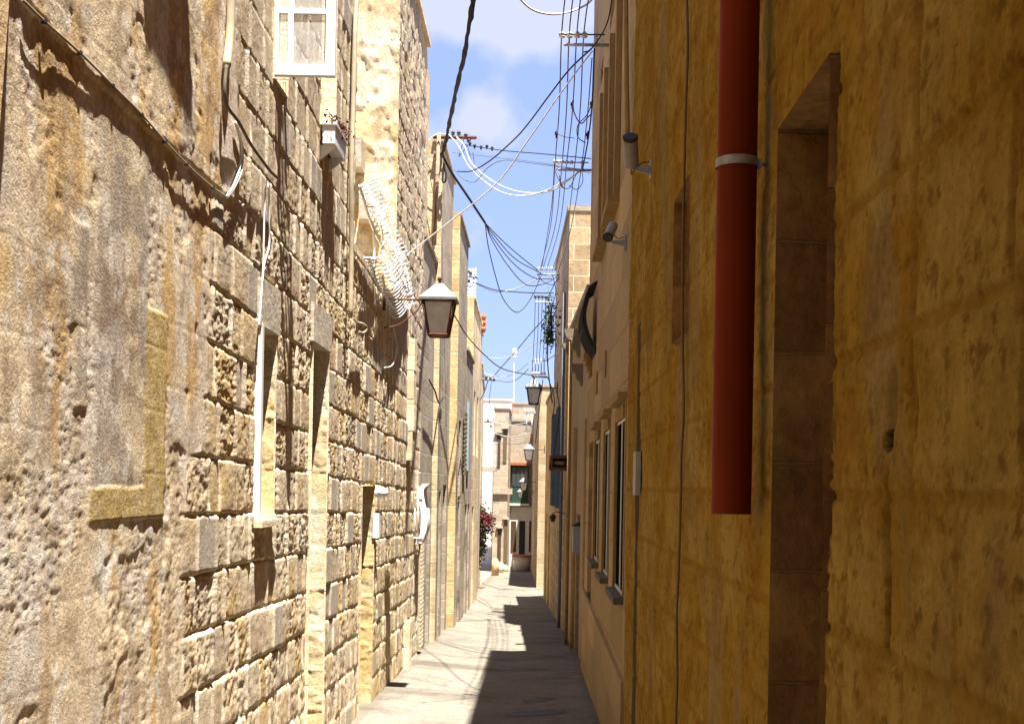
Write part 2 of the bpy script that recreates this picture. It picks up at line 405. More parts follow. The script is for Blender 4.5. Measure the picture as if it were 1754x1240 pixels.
DAMP = simple('damp_stain', (0.045, 0.038, 0.03), .6, 0, .5, 14)
for q_, (px, py, r_, l) in enumerate(((922, 1195, .17, 'dark damp patch in the shaded paving, middle one of three'), (918, 1218, .24, 'nearest and largest dark damp patch in the shaded paving'), (930, 1098, .26, 'farthest dark damp patch in the shaded paving'))):
    p = floor_pt(px, py); mb = MB(); rg = random.Random(q_); P_ = []
    for k in range(40):
        an = 2*math.pi*k/40; rr = r_*(1+.22*math.sin(2*an+q_)+.12*math.sin(5*an+2*q_)+rg.uniform(-.07, .07)); P_.append((p.x+rr*math.cos(an), p.y+rr*.9*math.sin(an)))
    rings = [[(p.x+(x_-p.x)*q/5, p.y+(y_-p.y)*q/5) for x_, y_ in P_] for q in range(6)]
    for q in range(5):
        for k in range(40):
            c4 = (rings[q][k], rings[q][(k+1) % 40], rings[q+1][(k+1) % 40], rings[q+1][k])
            mb.quad(*[(x_, y_, float(gfun(x_, y_))+.004) for x_, y_ in (c4 if q else c4[1:]+c4[:1])], smooth=True)
    tag(mb.build('damp_patch', DAMP), l, 'damp patch')
for (x0_, x1_, py, w_, l) in ((802, 985, 1159, .02, 'thin dark drainage groove crossing the street'),):
    a = floor_pt(x0_, py); b = floor_pt(x1_, py+2); mb = MB()
    P_ = [(a.x+(b.x-a.x)*q/8, a.y+(b.y-a.y)*q/8+.03*math.sin(q*1.3)) for q in range(9)]
    P_ = [(a.x+(b.x-a.x)*q/40, a.y+(b.y-a.y)*q/40+.03*math.sin(q*.26)+random.uniform(-.006, .006), w_*random.uniform(.4, 1.3)) for q in range(41)]
    for p, q in zip(P_[:-1], P_[1:]): mb.quad(*[(x_, y_, float(gfun(x_, y_))+.004) for x_, y_ in ((p[0], p[1]-p[2]/2), (q[0], q[1]-q[2]/2), (q[0], q[1]+q[2]/2), (p[0], p[1]+p[2]/2))])
    tag(mb.build('drain_groove', DAMP), l, 'drain')
# ------------------------------------------------------------------ LEFT SIDE: rubble stone wall
XL = -1.58
plast_b = lambda y, z: 5.95-.40*sstep(1.95, 1.75, z)+.45*sstep(3.0, 3.2, z)+0.22*(fbm(y*3, z*3, 50, 4)-.5)
OPW = {}
def left_h(y, z):
    hh = z+.02*y+.02*(vn(y*1.7, z*1.7, 9)-.5)+.008*(vn(y*7, z*7, 12)-.5)
    ch = .277
    k, i, dv, dh, fr = blocks(y, hh, ch, .19, .37, 5)
    r1, r2, r3 = rnd(i, k, 21), rnd(i, k, 22), rnd(i, k, 23)
    upper = sstep(2.9, 3.5, z-.12*(y-6))*(y < 13.5)
    pl = sstep(.08, -.08, y-plast_b(y, z))
    n = fbm(y*9, z*9, 31, 5); nf = fbm(y*38, z*30, 33, 4, .6)
    pit = sstep(.50, .60, fbm(y*24, z*22+r1*9, 37, 4, .62))
    rough = np.where(r1 > .62, 1.0, np.where(r1 > .3, .45, .12))*(1-.75*upper)
    micro = sstep(.52, .62, fbm(y*44, z*40, 39, 3, .6))*(1-.6*upper)
    jw = .0045+.010*n*(1-.4*upper)
    dd = dh*.95+.006*(nf-.5)
    jv = (1-sstep(.007, .015, dv+.004*(nf-.5)))*sstep(.25, .45, vn(y*3, z*3, 140))
    joint = 1-sstep(jw*.5, jw*1.45, dd)
    dome = sstep(0, .07, np.minimum(dv, dh))*.0025*(1-upper)
    off = (r2-.5)*.015*(1-.55*upper)
    smooth_blk = (r3 > .9)
    H = off+dome-rough*pit*.0058-np.where(r1 > .6, 1., .25)*micro*.0032+(n-.5)*.006*rough+(nf-.5)*.005*np.where(smooth_blk, .2, 1.)
    H = np.where(smooth_blk, off+.008+(nf-.5)*.002, H)
    H = H*(1-jv)+jv*(.013+.003*(nf-.5))
    H = H-joint*.0095*(1-.35*upper)
    # rendered (plaster) part
    big = fbm(y*2.2, z*1.6, 41, 5); st_ = fbm(y*16, z*2.5, 43, 5, .6)
    ledge = z+.02*y
    cut = sstep(.60, .66, fbm(y*3.1, z*2.4, 61, 4))
    rr_ = sstep(.42, .58, fbm(y*2.6, z*1.9, 45, 4)); Hp = (big-.5)*.012+(st_-.5)*.005+(nf-.5)*.0055*rr_-micro*.002*rr_+(n-.5)*.003-joint*.0007-cut*.006*nf*1.6
    # horizontal ledge following the flat cable (upper render stands proud)
    zl = 1.60-.42*sstep(3.4, 6.6, y)*0+(y-3.6)*.0+.0*y
    lz = LEDGE(y)
    Hp = Hp+.012*sstep(-.006, .012, z-lz-.02*(vn(y*9, z*0+1, 71)-.5)-.015*(vn(y*31, z*0, 72)-.5))*(y < 6.4)
    # smooth repair patch
    sp = sstep(.03, -.03, np.maximum(np.abs(y-4.62)-.16, np.abs(z-1.02-CH*0-1.72+1.72)-9))
    P = PATCH(y, z)
    Hp = Hp*(1-P*.82)+P*.004
    # yellow franka block border (flush replacement stones)
    W = BORD(y, z)
    Hp = Hp*(1-W)+W*(.004+.003*nf-.0015*(1-sstep(0, .008, np.abs(((z+.02*y)/.262)%1-.5)*-.262+.131)))
    return H*(1-pl)+Hp*pl
def _led():
    a = onx(42, 8, XL); b = onx(385, 335, XL); m_ = onx(205, 185, XL)
    return a, m_, b
_la, _lm, _lb = _led()
def LEDGE(y): return np.interp(y, [_la.y-1, _la.y, _lm.y, _lb.y, 20], [_la.z, _la.z, _lm.z, _lb.z, _lb.z])
def rect_px(x0, x1, y0, y1):
    a = onx(x0, (y0+y1)/2, XL); b = onx(x1, (y0+y1)/2, XL); xm = (x0+x1)/2
    return a.y, b.y, onx(xm, y1, XL).z, onx(xm, y0, XL).z
def inr(y, z, r, s=.02, s2=None):
    d = np.maximum(np.maximum(r[0]-y, y-r[1]), np.maximum(r[2]-z, z-r[3]))
    return sstep(s, -s, d)
def PATCH(y, z):
    wob = .05*(fbm(y*6, z*6, 77, 3)-.5)
    return np.maximum.reduce([inr(y+wob, z+wob, rect_px(165, 250, 200, 830), .05), inr(y, z+wob, rect_px(120, 150, 380, 560), .015), inr(y, z, rect_px(128, 148, 560, 700), .012)])
def BORD(y, z):
    wob = .014*(fbm(y*12, z*12, 78, 4)-.5)
    return np.maximum.reduce([inr(y+wob, z, rect_px(246, 284, 532, 840), .004), inr(y, z+wob, rect_px(150, 280, 834, 890), .004), inr(y+wob, z, rect_px(252, 284, 430, 520), .004)*.0])
def lerp3(a, b, t): return np.asarray(a)*(1-t[..., None])+np.asarray(b)*t[..., None]
def left_c(y, z):
    hh = z+.02*y+.02*(vn(y*1.7, z*1.7, 9)-.5)+.008*(vn(y*7, z*7, 12)-.5)
    k, i, dv, dh, fr = blocks(y, hh, .277, .19, .37, 5)
    r1, r2, r3 = rnd(i, k, 24), rnd(i, k, 25), rnd(i, k, 23)
    upper = sstep(2.3, 3.4, z-.12*(y-6))*(y < 13.5)
    n = fbm(y*5, z*5, 81, 5); n2 = fbm(y*1.3, z*1.1, 82, 4); n3 = fbm(y*14, z*10, 83, 4)
    tan, gold, cream, grey = (.66, .51, .335), (.64, .47, .25), (.74, .62, .45), (.52, .43, .34)
    C = lerp3(tan, gold, sstep(.45, .9, r1*.8+.3*n2)); C = lerp3(C, cream, sstep(.72, .8, r2)*.8)
    C = lerp3(C, grey, np.clip(sstep(.44, .62, n)*.55+upper*.6+(r1 < .2)*.4, 0, .85))
    C = lerp3(C, (.42, .39, .35), (r3 > .9)*.7)
    mort = 1-sstep(.005, .015, dh)
    C = lerp3(C, (.66, .57, .43), mort*.5); C = lerp3(C, (.86, .77, .62), (1-sstep(.010, .020, dv))*.8)
    gw = np.exp(-((y-13.2)/1.4)**2)*sstep(1.6, .4, z); C = lerp3(C, (.50, .38, .15), gw*.45*n*1.4)
    pl = sstep(.08, -.08, y-plast_b(y, z))
    Cp = lerp3((.74, .60, .425), (.65, .55, .45), sstep(.42, .60, fbm(y*3, z*1.4, 84, 5)))
    Cp = lerp3(Cp, (.62, .40, .16), sstep(.55, .70, fbm(y*7, z*1.3, 85, 5))*.75)
    Cp = lerp3(Cp, (.76, .72, .66), sstep(.57, .68, n3*.5+.5*fbm(y*4, z*2, 86, 4))*.7)
    Cp = lerp3(Cp, (.42, .31, .20), sstep(.54, .64, fbm(y*9, z*6, 87, 5))*.6)
    P = PATCH(y, z); Cp = lerp3(Cp, lerp3((.60, .53, .46), (.66, .54, .38), sstep(.4, .6, fbm(y*5, z*1.2, 88, 4))), P*.85)
    Cp = lerp3(Cp, (.34, .285, .24), P*sstep(.53, .60, fbm(y*3, z*4, 89, 5))*.7)
    for rc, kk in ((rect_px(166, 236, 462, 565), .75), (rect_px(188, 248, 598, 690), .7), (rect_px(160, 200, 120, 240), .3)):
        Cp = lerp3(Cp, (.32, .235, .165), inr(y+.12*(fbm(y*8, z*8, 93, 4)-.5), z+.16*(fbm(y*9, z*7, 94, 4)-.5), rc, .03)*kk*sstep(.25, .5, n3))
    Cp = lerp3(Cp, (.80, .74, .66), sstep(.60, .68, fbm(y*11, z*7, 95, 5))*.6)
    Cp = lerp3(Cp, (.50, .33, .15), inr(y, z+.1*(n-.5), rect_px(70, 120, 60, 280), .04)*.6)
    W = BORD(y, z); Cp = lerp3(Cp, (.50, .37, .16), W*(.75+.25*sstep(.4, .5, n3)))
    return lerp3(C, Cp, pl)
SL = vcol_stone('weathered_globigerina_rubble', 0.42, 0.003)
zl_f = lambda z: .0021*max(3.4, (z-CH)*2.55 if z > CH else (CH-z)*5.2)*1.05
def shift(o, z0): return o
houseL = thing('stone_house', (XL, 3, 0), 'rough honey stone house filling the left, part plastered, with an open white casement', 'house')
o_w1 = (onx(440, 720, XL).y, onx(467, 720, XL).y, onx(455, 890, XL).z, onx(455, 566, XL).z)
o_d1 = (onx(529, 800, XL).y, onx(557, 800, XL).y, -.9, onx(546, 594, XL).z)
o_u1 = (onx(467, 120, XL).y, onx(489, 120, XL).y, onx(478, 152, XL).z, 5.35)
o_u2 = (onx(549, 200, XL).y, onx(571, 200, XL).y, onx(560, 232, XL).z, 5.6)
o_d2 = (onx(617, 900, XL).y, onx(639, 900, XL).y, -.9, onx(620, 832, XL).z)
ya = 2.6; SP_L = 10.5
f = Face((XL, ya), (XL, SP_L), -1)
cv = lambda o: (o[0]-ya, o[1]-ya, o[2], o[3])
opsL = [cv(o) for o in (o_w1, o_d1, o_u1, o_u2)]
brkS = [x for o in opsL for x in o[:2]]; brkZ = [x for o in opsL for x in o[2:4]]
S = spaced(0, SP_L-ya, lambda s: min(.020, max(.010, .0011*(s+ya)**2)), brkS)
Z = spaced(-.75, 8.6, lambda z: .05 if z > 6.4 else zl_f(z), brkZ)
dwall('wall', (XL, ya), (XL, SP_L), S, Z, opsL, left_h, left_c, SL, houseL, -1)
# plain remainder of the house: body, upper storey behind, part behind the camera
STN = facade_mat('limestone_ashlar', (0.60, 0.48, 0.30), (0.40, 0.33, 0.25), (0.62, 0.53, 0.38))
mb = MB(); mb.box(-7, XL, -7, ya, -.4, 9.2); mb.box(-7, XL-.55, ya, SP_L, -.6, 8.55); mb.box(XL-.55, XL-.03, SP_L-.30, SP_L-.01, -.6, 8.55)
mb.build('side_wall', STN, houseL)
mb = MB(); mb.box(-7.1, XL+.03, -7.05, SP_L+.02, 9.2+.003, 9.35); mb.box(-7.1, XL-.02, ya, SP_L, 8.6, 9.2); mb.build('roof', STN, houseL)
def face_h(x, z):
    k, i, dv, dh, fr = blocks(x, z+.01*(vn(x*4, z*4, 5)-.5), .30, .5, .9, 66, .3)
    n = fbm(x*6, z*6, 67, 5); nf = fbm(x*25, z*25, 68, 3)
    return (rnd(i, k, 69)-.5)*.012+(n-.5)*.016+(nf-.5)*.005-.012*sstep(.57, .68, fbm(x*11, z*9, 70, 4))-.010*(1-sstep(.004, .012, np.minimum(dv, dh)))
def face_c(x, z):
    k, i, dv, dh, fr = blocks(x, z, .30, .5, .9, 66, .3)
    C = lerp3((.68, .57, .38), (.64, .47, .24), sstep(.3, .9, rnd(i, k, 74))*.8)
    C = lerp3(C, (.74, .68, .54), sstep(.45, .6, fbm(x*4, z*3, 75, 5))*.8)
    return lerp3(C, (.46, .36, .24), sstep(.6, .7, fbm(x*6, z*7, 76, 5))*.7)
JAMB = facade_mat('cut_limestone_reveal', (0.74, 0.64, 0.47), (0.60, 0.49, 0.33), (0.66, 0.58, 0.44), ch=.30, bw=3.0, stain=.5, mort_size=.008)
for o, dp in zip(opsL, (.16, .40, .30, .30)):
    mb = MB(); f.reveal(mb, o, dp, 0.02, False); mb.build('reveal', JAMB, houseL)
def jamb_c(base):
    def c(x, z):
        C = face_c(x, z); return C*np.array(base)
    return c
def worn_jamb(y1, dp, z0, z1, base, par):
    dwall('jamb', (XL+.012, y1-.012), (XL-dp, y1-.012), spaced(0, dp+.012, lambda q: .014), spaced(z0, z1, lambda q: .016), [], lambda x, z: face_h(x*.6, z)*.5+.004*(fbm(x*30, z*30, 5, 3)-.5), jamb_c(base), SL, par, -1)
worn_jamb(o_d1[1], .40, -.75, o_d1[3], (1.08, 1.08, 1.1), houseL); worn_jamb(o_w1[1], .12, o_w1[2], o_w1[3], (1.05, 1.0, .9), houseL)
def window_in(F_, o, dp, parent, fmat=WHITE, fw=.045, pane=PANE, bars=(1, 2)):
    a, b, c, d = o[:4]; fr = MB()
    F_.box(fr, a, a+fw, -dp+.002, -dp+.045, c, d); F_.box(fr, b-fw, b, -dp+.002, -dp+.045, c, d)
    F_.box(fr, a+fw, b-fw, -dp+.004, -dp+.043, c, c+fw); F_.box(fr, a+fw, b-fw, -dp+.004, -dp+.043, d-fw, d)
    for i in range(1, bars[0]): u_ = a+(b-a)*i/bars[0]; F_.box(fr, u_-.012, u_+.012, -dp+.006, -dp+.038, c+fw, d-fw)
    for i in range(1, bars[1]): z_ = c+(d-c)*i/bars[1]; F_.box(fr, a+fw, b-fw, -dp+.008, -dp+.036, z_-.012, z_+.012)
    w_ = fr.build('window', fmat, parent)
    g = MB(); g.quad(F_.p(a+fw*.5, -dp+.02, c+.01), F_.p(b-fw*.5, -dp+.02, c+.01), F_.p(b-fw*.5, -dp+.02, d-.01), F_.p(a+fw*.5, -dp+.02, d-.01))
    p_ = g.build('pane', pane); p_.parent = w_; p_.data.transform(Matrix.Translation(-Vector(parent.location)))
    return w_
def door_in(F_, o, dp, parent, mat, panels=3, name='door'):
    a, b, c, d = o[:4]; m_ = MB(); F_.box(m_, a+.003, b-.003, -dp+.003, -dp+.045, c, d-.003)
    for i in range(panels):
        z0 = c+.15+(d-c-.2)*i/panels; z1 = z0+(d-c-.2)/panels-.1
        F_.box(m_, a+(b-a)*.18, b-(b-a)*.18, -dp+.045, -dp+.058, z0, z1)
    return m_.build(name, mat, parent)
window_in(f, opsL[0], .13, houseL, bars=(1, 3))
# white tall frame standing forward at the near jamb of the low window
mb = MB(); a, b, c, d = opsL[0]
f.box(mb, a-.035, a+.015, -.10, .030, c, d+.02); f.box(mb, a+.015, a+.05, -.10, -.01, c, c+(d-c)*.75)
mb.build('window_frame', WHITE, houseL)
mb = MB(); f.box(mb, a-.06, b+.03, -.10, .055, c-.035, c+.005); mb.build('sill', JAMB, houseL)
door_in(f, opsL[1], .38, houseL, WOODD)
for o in opsL[2:]: window_in(f, o, .27, houseL, bars=(2, 3))
# lintel stones
LINT = facade_mat('grey_lintel_stone', (0.50, 0.43, 0.34), (0.38, 0.33, 0.27), None)
for o in (opsL[0], opsL[1]):
    mb = MB(); f.box(mb, o[0]-.05, o[1]+.05, -.1, .028, o[3]+.002, o[3]+.27); mb.build('lintel', LINT, houseL)
# open casement leaf, square to the wall
hz = onx(468, 130, XL)
leaf = MB(); y0 = hz.y; t_ = .022; zb, zt = hz.z, hz.z+1.05; xa, xb = XL+.012, XL+.365
leaf.box(xa, xb, y0-t_, y0+t_, zb, zb+.064); leaf.box(xa, xb, y0-t_, y0+t_, zt, zt+.055)
leaf.box(xa, xa+.02, y0-t_, y0+t_, zb+.064, zt); leaf.box(xb-.056, xb, y0-t_, y0+t_, zb+.064, zt)
leaf.box(xa+.075, xa+.105, y0-.014, y0+.014, zb+.064, zt)
for k in (1, 2): leaf.box(xa+.02, xb-.056, y0-.013, y0+.013, zb+.064+k*.315-.014, zb+.064+k*.315+.014)
lf = leaf.build('casement', WHITE, houseL, 'white casement leaf swung open square to the wall')
g = MB(); g.quad((xa+.02, y0, zb+.06), (xb-.056, y0, zb+.06), (xb-.056, y0, zt), (xa+.02, y0, zt)); gp = g.build('pane', PANECLR); gp.parent = lf; gp.data.transform(Matrix.Translation(-Vector(houseL.location)))
# unseen slab added above the frame to cast the shadow on the plaster
lz0 = 5.05
mb = MB(); mb.slab([(XL-.05, 4.42), (XL+.235, 4.42), (XL+.255, 5.04), (XL-.05, 5.04)], lz0, lz0+.2); mb.build('projecting_slab', JAMB, houseL)
# bright render strip at the very left
mb = MB(); a = onx(16, 0, XL+.05); b = onx(0, 215, XL+.05)
YEL = facade_mat('smooth_yellow_render', (0.60, 0.44, 0.24), (0.50, 0.36, 0.20), None)
mb.v = [(XL+.05, ya, a.z), (XL+.05, a.y, a.z), (XL+.05, b.y, b.z), (XL+.05, b.y-.12, b.z-.5), (XL+.05, ya, b.z-.5), (XL+.05, ya, 8.5), (XL+.05, a.y+.1, 8.5)]
fr_ = [(XL+.05, y, z) for y, z in ((ya, b.z-1.2), (b.y-.22, b.z-1.2), (b.y, b.z), (a.y, a.z), (a.y+.25, 8.5), (ya, 8.5))]
mb = MB(); mb.poly(fr_); bk = [(XL-.04, p[1], p[2]) for p in fr_]
for i in range(len(fr_)): j = (i+1) % len(fr_); mb.quad(fr_[i], fr_[j], bk[j], bk[i])
mb.build('render_patch', YEL, houseL)
# --- yard wall between the two tall houses
yard = thing('yard_wall', (XL, SP_L, 0), 'lower rough stone wall with ochre doorway between the two tall left houses, under the white rope ornament', 'wall')
ZT = 3.70
S2 = spaced(0, 3.1, lambda s: .022, [o_d2[0]-SP_L, o_d2[1]-SP_L]); Z2 = spaced(-.95, ZT, zl_f, [o_d2[3]])
cv2 = (o_d2[0]-SP_L, o_d2[1]-SP_L, -.96, o_d2[3])
dwall('wall', (XL, SP_L), (XL, 13.6), S2, Z2, [cv2], left_h, left_c, SL, yard, -1)
f2 = Face((XL, SP_L), (XL, 13.6), -1)
OCHJ = facade_mat('ochre_reveal_stone', (0.56, 0.46, 0.30), (0.44, 0.34, 0.20), (0.45, 0.35, 0.2), ch=.28, bw=3.0, stain=.6, mort_size=.010)
mb = MB(); f2.reveal(mb, cv2, .30, .018, False); mb.build('reveal', OCHJ, yard)
door_in(f2, cv2, .28, yard, WOODD)
worn_jamb(o_d2[1], .27, -.95, o_d2[3], (.98, .90, .74), yard)
mb = MB(); mb.box(XL-.5, XL+.0, SP_L+.01, 13.59, ZT+.001, ZT+.07); mb.box(XL-.5, XL-.35, SP_L+.01, 13.59, -1, ZT); mb.build('coping', JAMB, yard)
# --- second tall house (bright side, rough street face)
h2 = thing('stone_house', (XL, 13.6, 0), 'tall cream stone house on the left whose sunlit side wall faces us', 'house')
ZT2 = CH+6.02
f3 = Face((XL, 13.6), (XL, 16.9), -1)
S3 = spaced(0, 3.3, lambda s: .026); Z3 = spaced(-1.1, ZT2, lambda z: .03 if z > 7.3 else max(.018, zl_f(z)*.8))
def h2_h(y, z):
    vs = fbm(y*14, z*3.2, 91, 5, .62)
    return left_h(y, z)+(vs-.5)*.045*sstep(3.4, 4.2, z)
def h2_c(y, z): return lerp3(left_c(y, z), (.47, .39, .31), .55*sstep(2.2, 4, z))
dwall('wall', (XL, 13.6), (XL, 16.9), S3, Z3, [], h2_h, h2_c, SL, h2, -1)
Sx = spaced(0, 1.6, lambda s: .018); Zx = spaced(2.6, ZT2, lambda z: .03)
dwall('side_wall', (XL+.004, 13.6), (XL-1.6, 13.6), Sx, Zx, [], face_h, face_c, SL, h2, -1)
mb = MB(); mb.box(-7, XL-.06, 13.68, 18.0, -1, ZT2-.02); mb.box(-7, XL-1.55, 13.58, 13.67, -1, ZT2-.02); mb.build('inner_wall', STN, h2)
mb = MB(); mb.slab([(XL+.05, 13.55), (XL+.05, 16.93), (-7, 16.93), (-7, 13.55)], ZT2+.001, ZT2+.07); mb.build('coping', JAMB, h2)
# corbel stones on the sunlit side wall
for (px, py, w_) in ((612, 262, .11), (640, 350, .14)):
    p = at(px, py, 13.45); mb = MB(); mb.box(p.x-w_, p.x+w_*.6, 13.3, 13.62, p.z-.19, p.z+.13); mb.build('corbel', LINT, h2)
# cream quoin pilaster strip
for i, (zz0, zz1, w_) in enumerate(((-.6, .0, .04), (2.0, 2.35, .03), (2.36, 2.75, .045), (2.76, 3.1, .035), (3.11, 3.5, .04))):
    mb = MB(); mb.box(XL-.02, XL+w_+.04, 15.1, 15.4, zz0, zz1); mb.build('quoin', JAMB, h2)
# ------------------------------------------------------------------ generic houses further down
def house(name, label, A, B, sgn, z0, z1, wallmat, ops=(), depth=5.0, cat='house', copm=None, cop=.06):
    h_ = thing(name, (A[0], A[1], z0), label, cat); Fs = Face(A, B, sgn); mb = MB()
    Fs.wall(mb, z0, z1, ops)
    Fc = Face(A, (A[0]-sgn*0-math.copysign(depth, -A[0])*-1 if False else A[0]+math.copysign(depth, A[0]), A[1]), -1 if A[0] < 0 else 1)
    mb.quad((A[0], A[1], z0), (A[0]+math.copysign(depth, A[0]), A[1], z0), (A[0]+math.copysign(depth, A[0]), A[1], z1), (A[0], A[1], z1))
    xb_ = B[0]+math.copysign(depth, B[0])
    mb.quad((B[0], B[1], z0), (xb_, B[1], z0), (xb_, B[1], z1), (B[0], B[1], z1))
    mb.build('wall', wallmat, h_)
    s_ = math.copysign(1, A[0]); r_ = MB()
    r_.slab([(A[0]-.04*s_, A[1]-.03), (B[0]-.04*s_, B[1]+.03), (xb_, B[1]+.03), (A[0]+depth*s_, A[1]-.03)], z1+.001, z1+cop)
    r_.build('roof', copm or wallmat, h_); return h_, Fs
GOLD = facade_mat('golden_ashlar', (0.62, 0.47, 0.25), (0.46, 0.35, 0.22), (0.60, 0.50, 0.33))
GREYST = facade_mat('grey_weathered_ashlar', (0.40, 0.345, 0.28), (0.29, 0.25, 0.21), (0.42, 0.37, 0.30))
CREAM = facade_mat('cream_ashlar', (0.66, 0.55, 0.37), (0.48, 0.38, 0.26), (0.66, 0.58, 0.42))
PALEW = facade_mat('pale_cream_wash', (0.66, 0.59, 0.48), (0.5, 0.44, 0.36), None, stain=.6)
WASH = facade_mat('white_limewash', (0.76, 0.74, 0.68), (0.62, 0.58, 0.50), None, stain=.4)
PEACH = facade_mat('peach_painted_masonry', (0.45, 0.325, 0.165), (0.37, 0.25, 0.11), (0.31, 0.19, 0.085), ch=.42, bw=1.4, stain=.5, mort_size=.008)
# L2b low wall with louvred door
Ff = Face((XL, 16.9), (XL, 19.0), -1)
o1 = Ff.rect(716, 724, 905, 1112); o1 = (o1[0], o1[1], -1.0, o1[3])
o2 = (1.25, 1.8, -1.0, 1.25)
hb, _ = house('courtyard_wall', 'grey stone wall with two narrow doors beside the white bellied grille', (XL, 16.9), (XL, 19.0), -1, -1.1, CH+3.4, GREYST, [o1, o2], 5, 'wall')
for o in (o1, o2): door_in(Ff, o, .22, hb, GREYW, 4)
lv = MB()
for i in range(26): Ff.box(lv, .12, .42, .02, .045, -.55+i*.06, -.52+i*.06)
lv.build('louvre', JAMB, hb)
# L3
h3, F3 = house('stone_house', 'golden stone house on the left whose front corner carries the rusty wire pole', (-1.515, 19.0), (-1.515, 21.7), -1, -1.2, CH+5.3, GREYST, [(.55, .95, -1.0, 1.6), (1.4, 2.2, -1.0, 1.7)])
for o in ((.55, .95, -1.0, 1.6), (1.4, 2.2, -1.0, 1.7)): door_in(F3, o, .22, h3, GREYW, 3)
mb = MB(); mb.box(-1.52-.9, -1.50, 18.94, 18.97, -1, CH+5.29); mb.build('front_wall', CREAM, h3)
# L4
h4, F4 = house('stone_house', 'yellow ochre stone house with a bright narrow end wall, behind the near lantern', (-1.40, 21.7), (-1.40, 24.6), -1, -1.3, CH+4.75, GREYST, [(.8, 1.5, 1.4, 2.9), (.9, 1.7, -1.1, 1.5)])
door_in(F4, (.9, 1.7, -1.1, 1.5), .22, h4, GREYW, 3); window_in(F4, (.8, 1.5, 1.4, 2.9), .2, h4, bars=(2, 3))
mb = MB(); mb.box(-2.3, -1.385, 21.64, 21.67, -1, CH+4.74); mb.build('front_wall', GOLD, h4)
hw4, Fw4 = house('low_house', 'low grey fronted house with a pale blue shutter between two taller left houses', (-1.40, 24.62), (-1.41, 27.38), -1, -1.4, CH+2.7, GREYST, [(.4, 1.2, -1.1, 1.3), (1.6, 2.3, -1.1, 1.3), (.5, 1.1, 2.0, 3.4)])
BLUE = simple('faded_blue_paint', (0.30, 0.37, 0.44), .7, 0, .3)
for o in ((.4, 1.2, -1.1, 1.3), (1.6, 2.3, -1.1, 1.3)): door_in(Fw4, o, .2, hw4, GREYW)
mb = MB(); Fw4.box(mb, .45, 1.15, -.1, .05, 2.0, 3.4); mb.build('shutter', BLUE, hw4)
h5, F5 = house('stone_house', 'pale yellow house with white louvred roof screen, far left row', (-1.42, 27.4), (-1.45, 31.9), -1, -1.5, CH+4.15, CREAM, [(1.0, 1.8, 2.4, 3.9), (2.8, 3.6, 2.4, 3.9), (1.0, 1.9, -1.3, 1.2)])
for o in ((1.0, 1.8, 2.4, 3.9), (2.8, 3.6, 2.4, 3.9)): window_in(F5, o, .18, h5, bars=(2, 3))
door_in(F5, (1.0, 1.9, -1.3, 1.2), .2, h5, BLUE)
mb = MB(); mb.box(-2.6, -1.41, 27.34, 27.37, -1, CH+4.14); mb.build('front_wall', GOLD, h5)
mb = MB()
for (px0, px1, dy) in ((797, 815, 28.0),):
    a = at(px0, 458, dy); b = at(px1, 515, dy)
    for i in range(9): z_ = b.z+(a.z-b.z)*i/9; mb.box(a.x, b.x, dy-.03, dy+.03, z_, z_+(a.z-b.z)/9*.62)
    mb.box(a.x, a.x+.03, dy+.031, dy+.08, b.z, a.z); mb.box(b.x-.03, b.x, dy+.031, dy+.08, CH+4.2, a.z)
mb.build('roof_screen', WHITE, h5)
h6, F6 = house('stone_house', 'weathered house with terracotta pot on its parapet, far left row', (-1.50, 32.0), (-1.60, 36.0), -1, -1.6, CH+4.35, GREYST, [(1.2, 2.0, 2.2, 3.8), (1.2, 2.2, -1.4, 1.0)])
window_in(F6, (1.2, 2.0, 2.2, 3.8), .18, h6, bars=(2, 3)); door_in(F6, (1.2, 2.2, -1.4, 1.0), .2, h6, WOODD)
h7, F7 = house('stone_house', 'far left house with slatted wooden shutter and red flowering climber at its foot', (-1.60, 36.0), (-1.95, 46.0), -1, -1.9, CH+3.55, CREAM, [(2, 3, 1.6, 3.2), (5.5, 6.5, 1.6, 3.2), (6, 7.2, -1.6, .6)])
for o in ((2, 3, 1.6, 3.2), (5.5, 6.5, 1.6, 3.2)): window_in(F7, o, .18, h7, bars=(2, 3))
door_in(F7, (6, 7.2, -1.6, .6), .2, h7, WOODD)
SHUT = simple('olive_wood_shutter', (0.20, 0.17, 0.09), .7, 0, .3)
mb = MB()
for i in range(14): F4.box(mb, 2.0, 2.7, .02, .05, 1.9+i*.09, 1.95+i*.09)
mb.build('shutter', SHUT, h4)
h8, F8 = house('white_house', 'white limewashed house with a small balcony near the far end on the left', (-2.0, 47.0), (-2.55, 57.0), -1, -2.4, CH+4.25, PALEW, [(3, 4, 1.5, 3.4), (6, 7, 1.5, 3.4), (3, 4.2, -2.2, .2), (6.4, 7.5, -2.2, .2)])
for o in ((3, 4, 1.5, 3.4), (6, 7, 1.5, 3.4)): window_in(F8, o, .18, h8, bars=(2, 3))
for o in ((3, 4.2, -2.2, .2), (6.4, 7.5, -2.2, .2)): door_in(F8, o, .2, h8, WOODD)
p = at(832, 800, 47.5); mb = MB(); mb.box(-2.1, p.x+.42, 46.4, 48.0, p.z-.15, p.z); mb.build('balcony', LINT, h8)
mb = MB()
for i in range(14):
    x_ = -2.02+i*.045
    mb.box(x_, x_+.012, 46.42, 46.44, p.z, p.z+.9)
mb.box(-2.03, -1.4, 46.41, 46.45, p.z+.9, p.z+.93); mb.build('railing', WHITEM, h8)
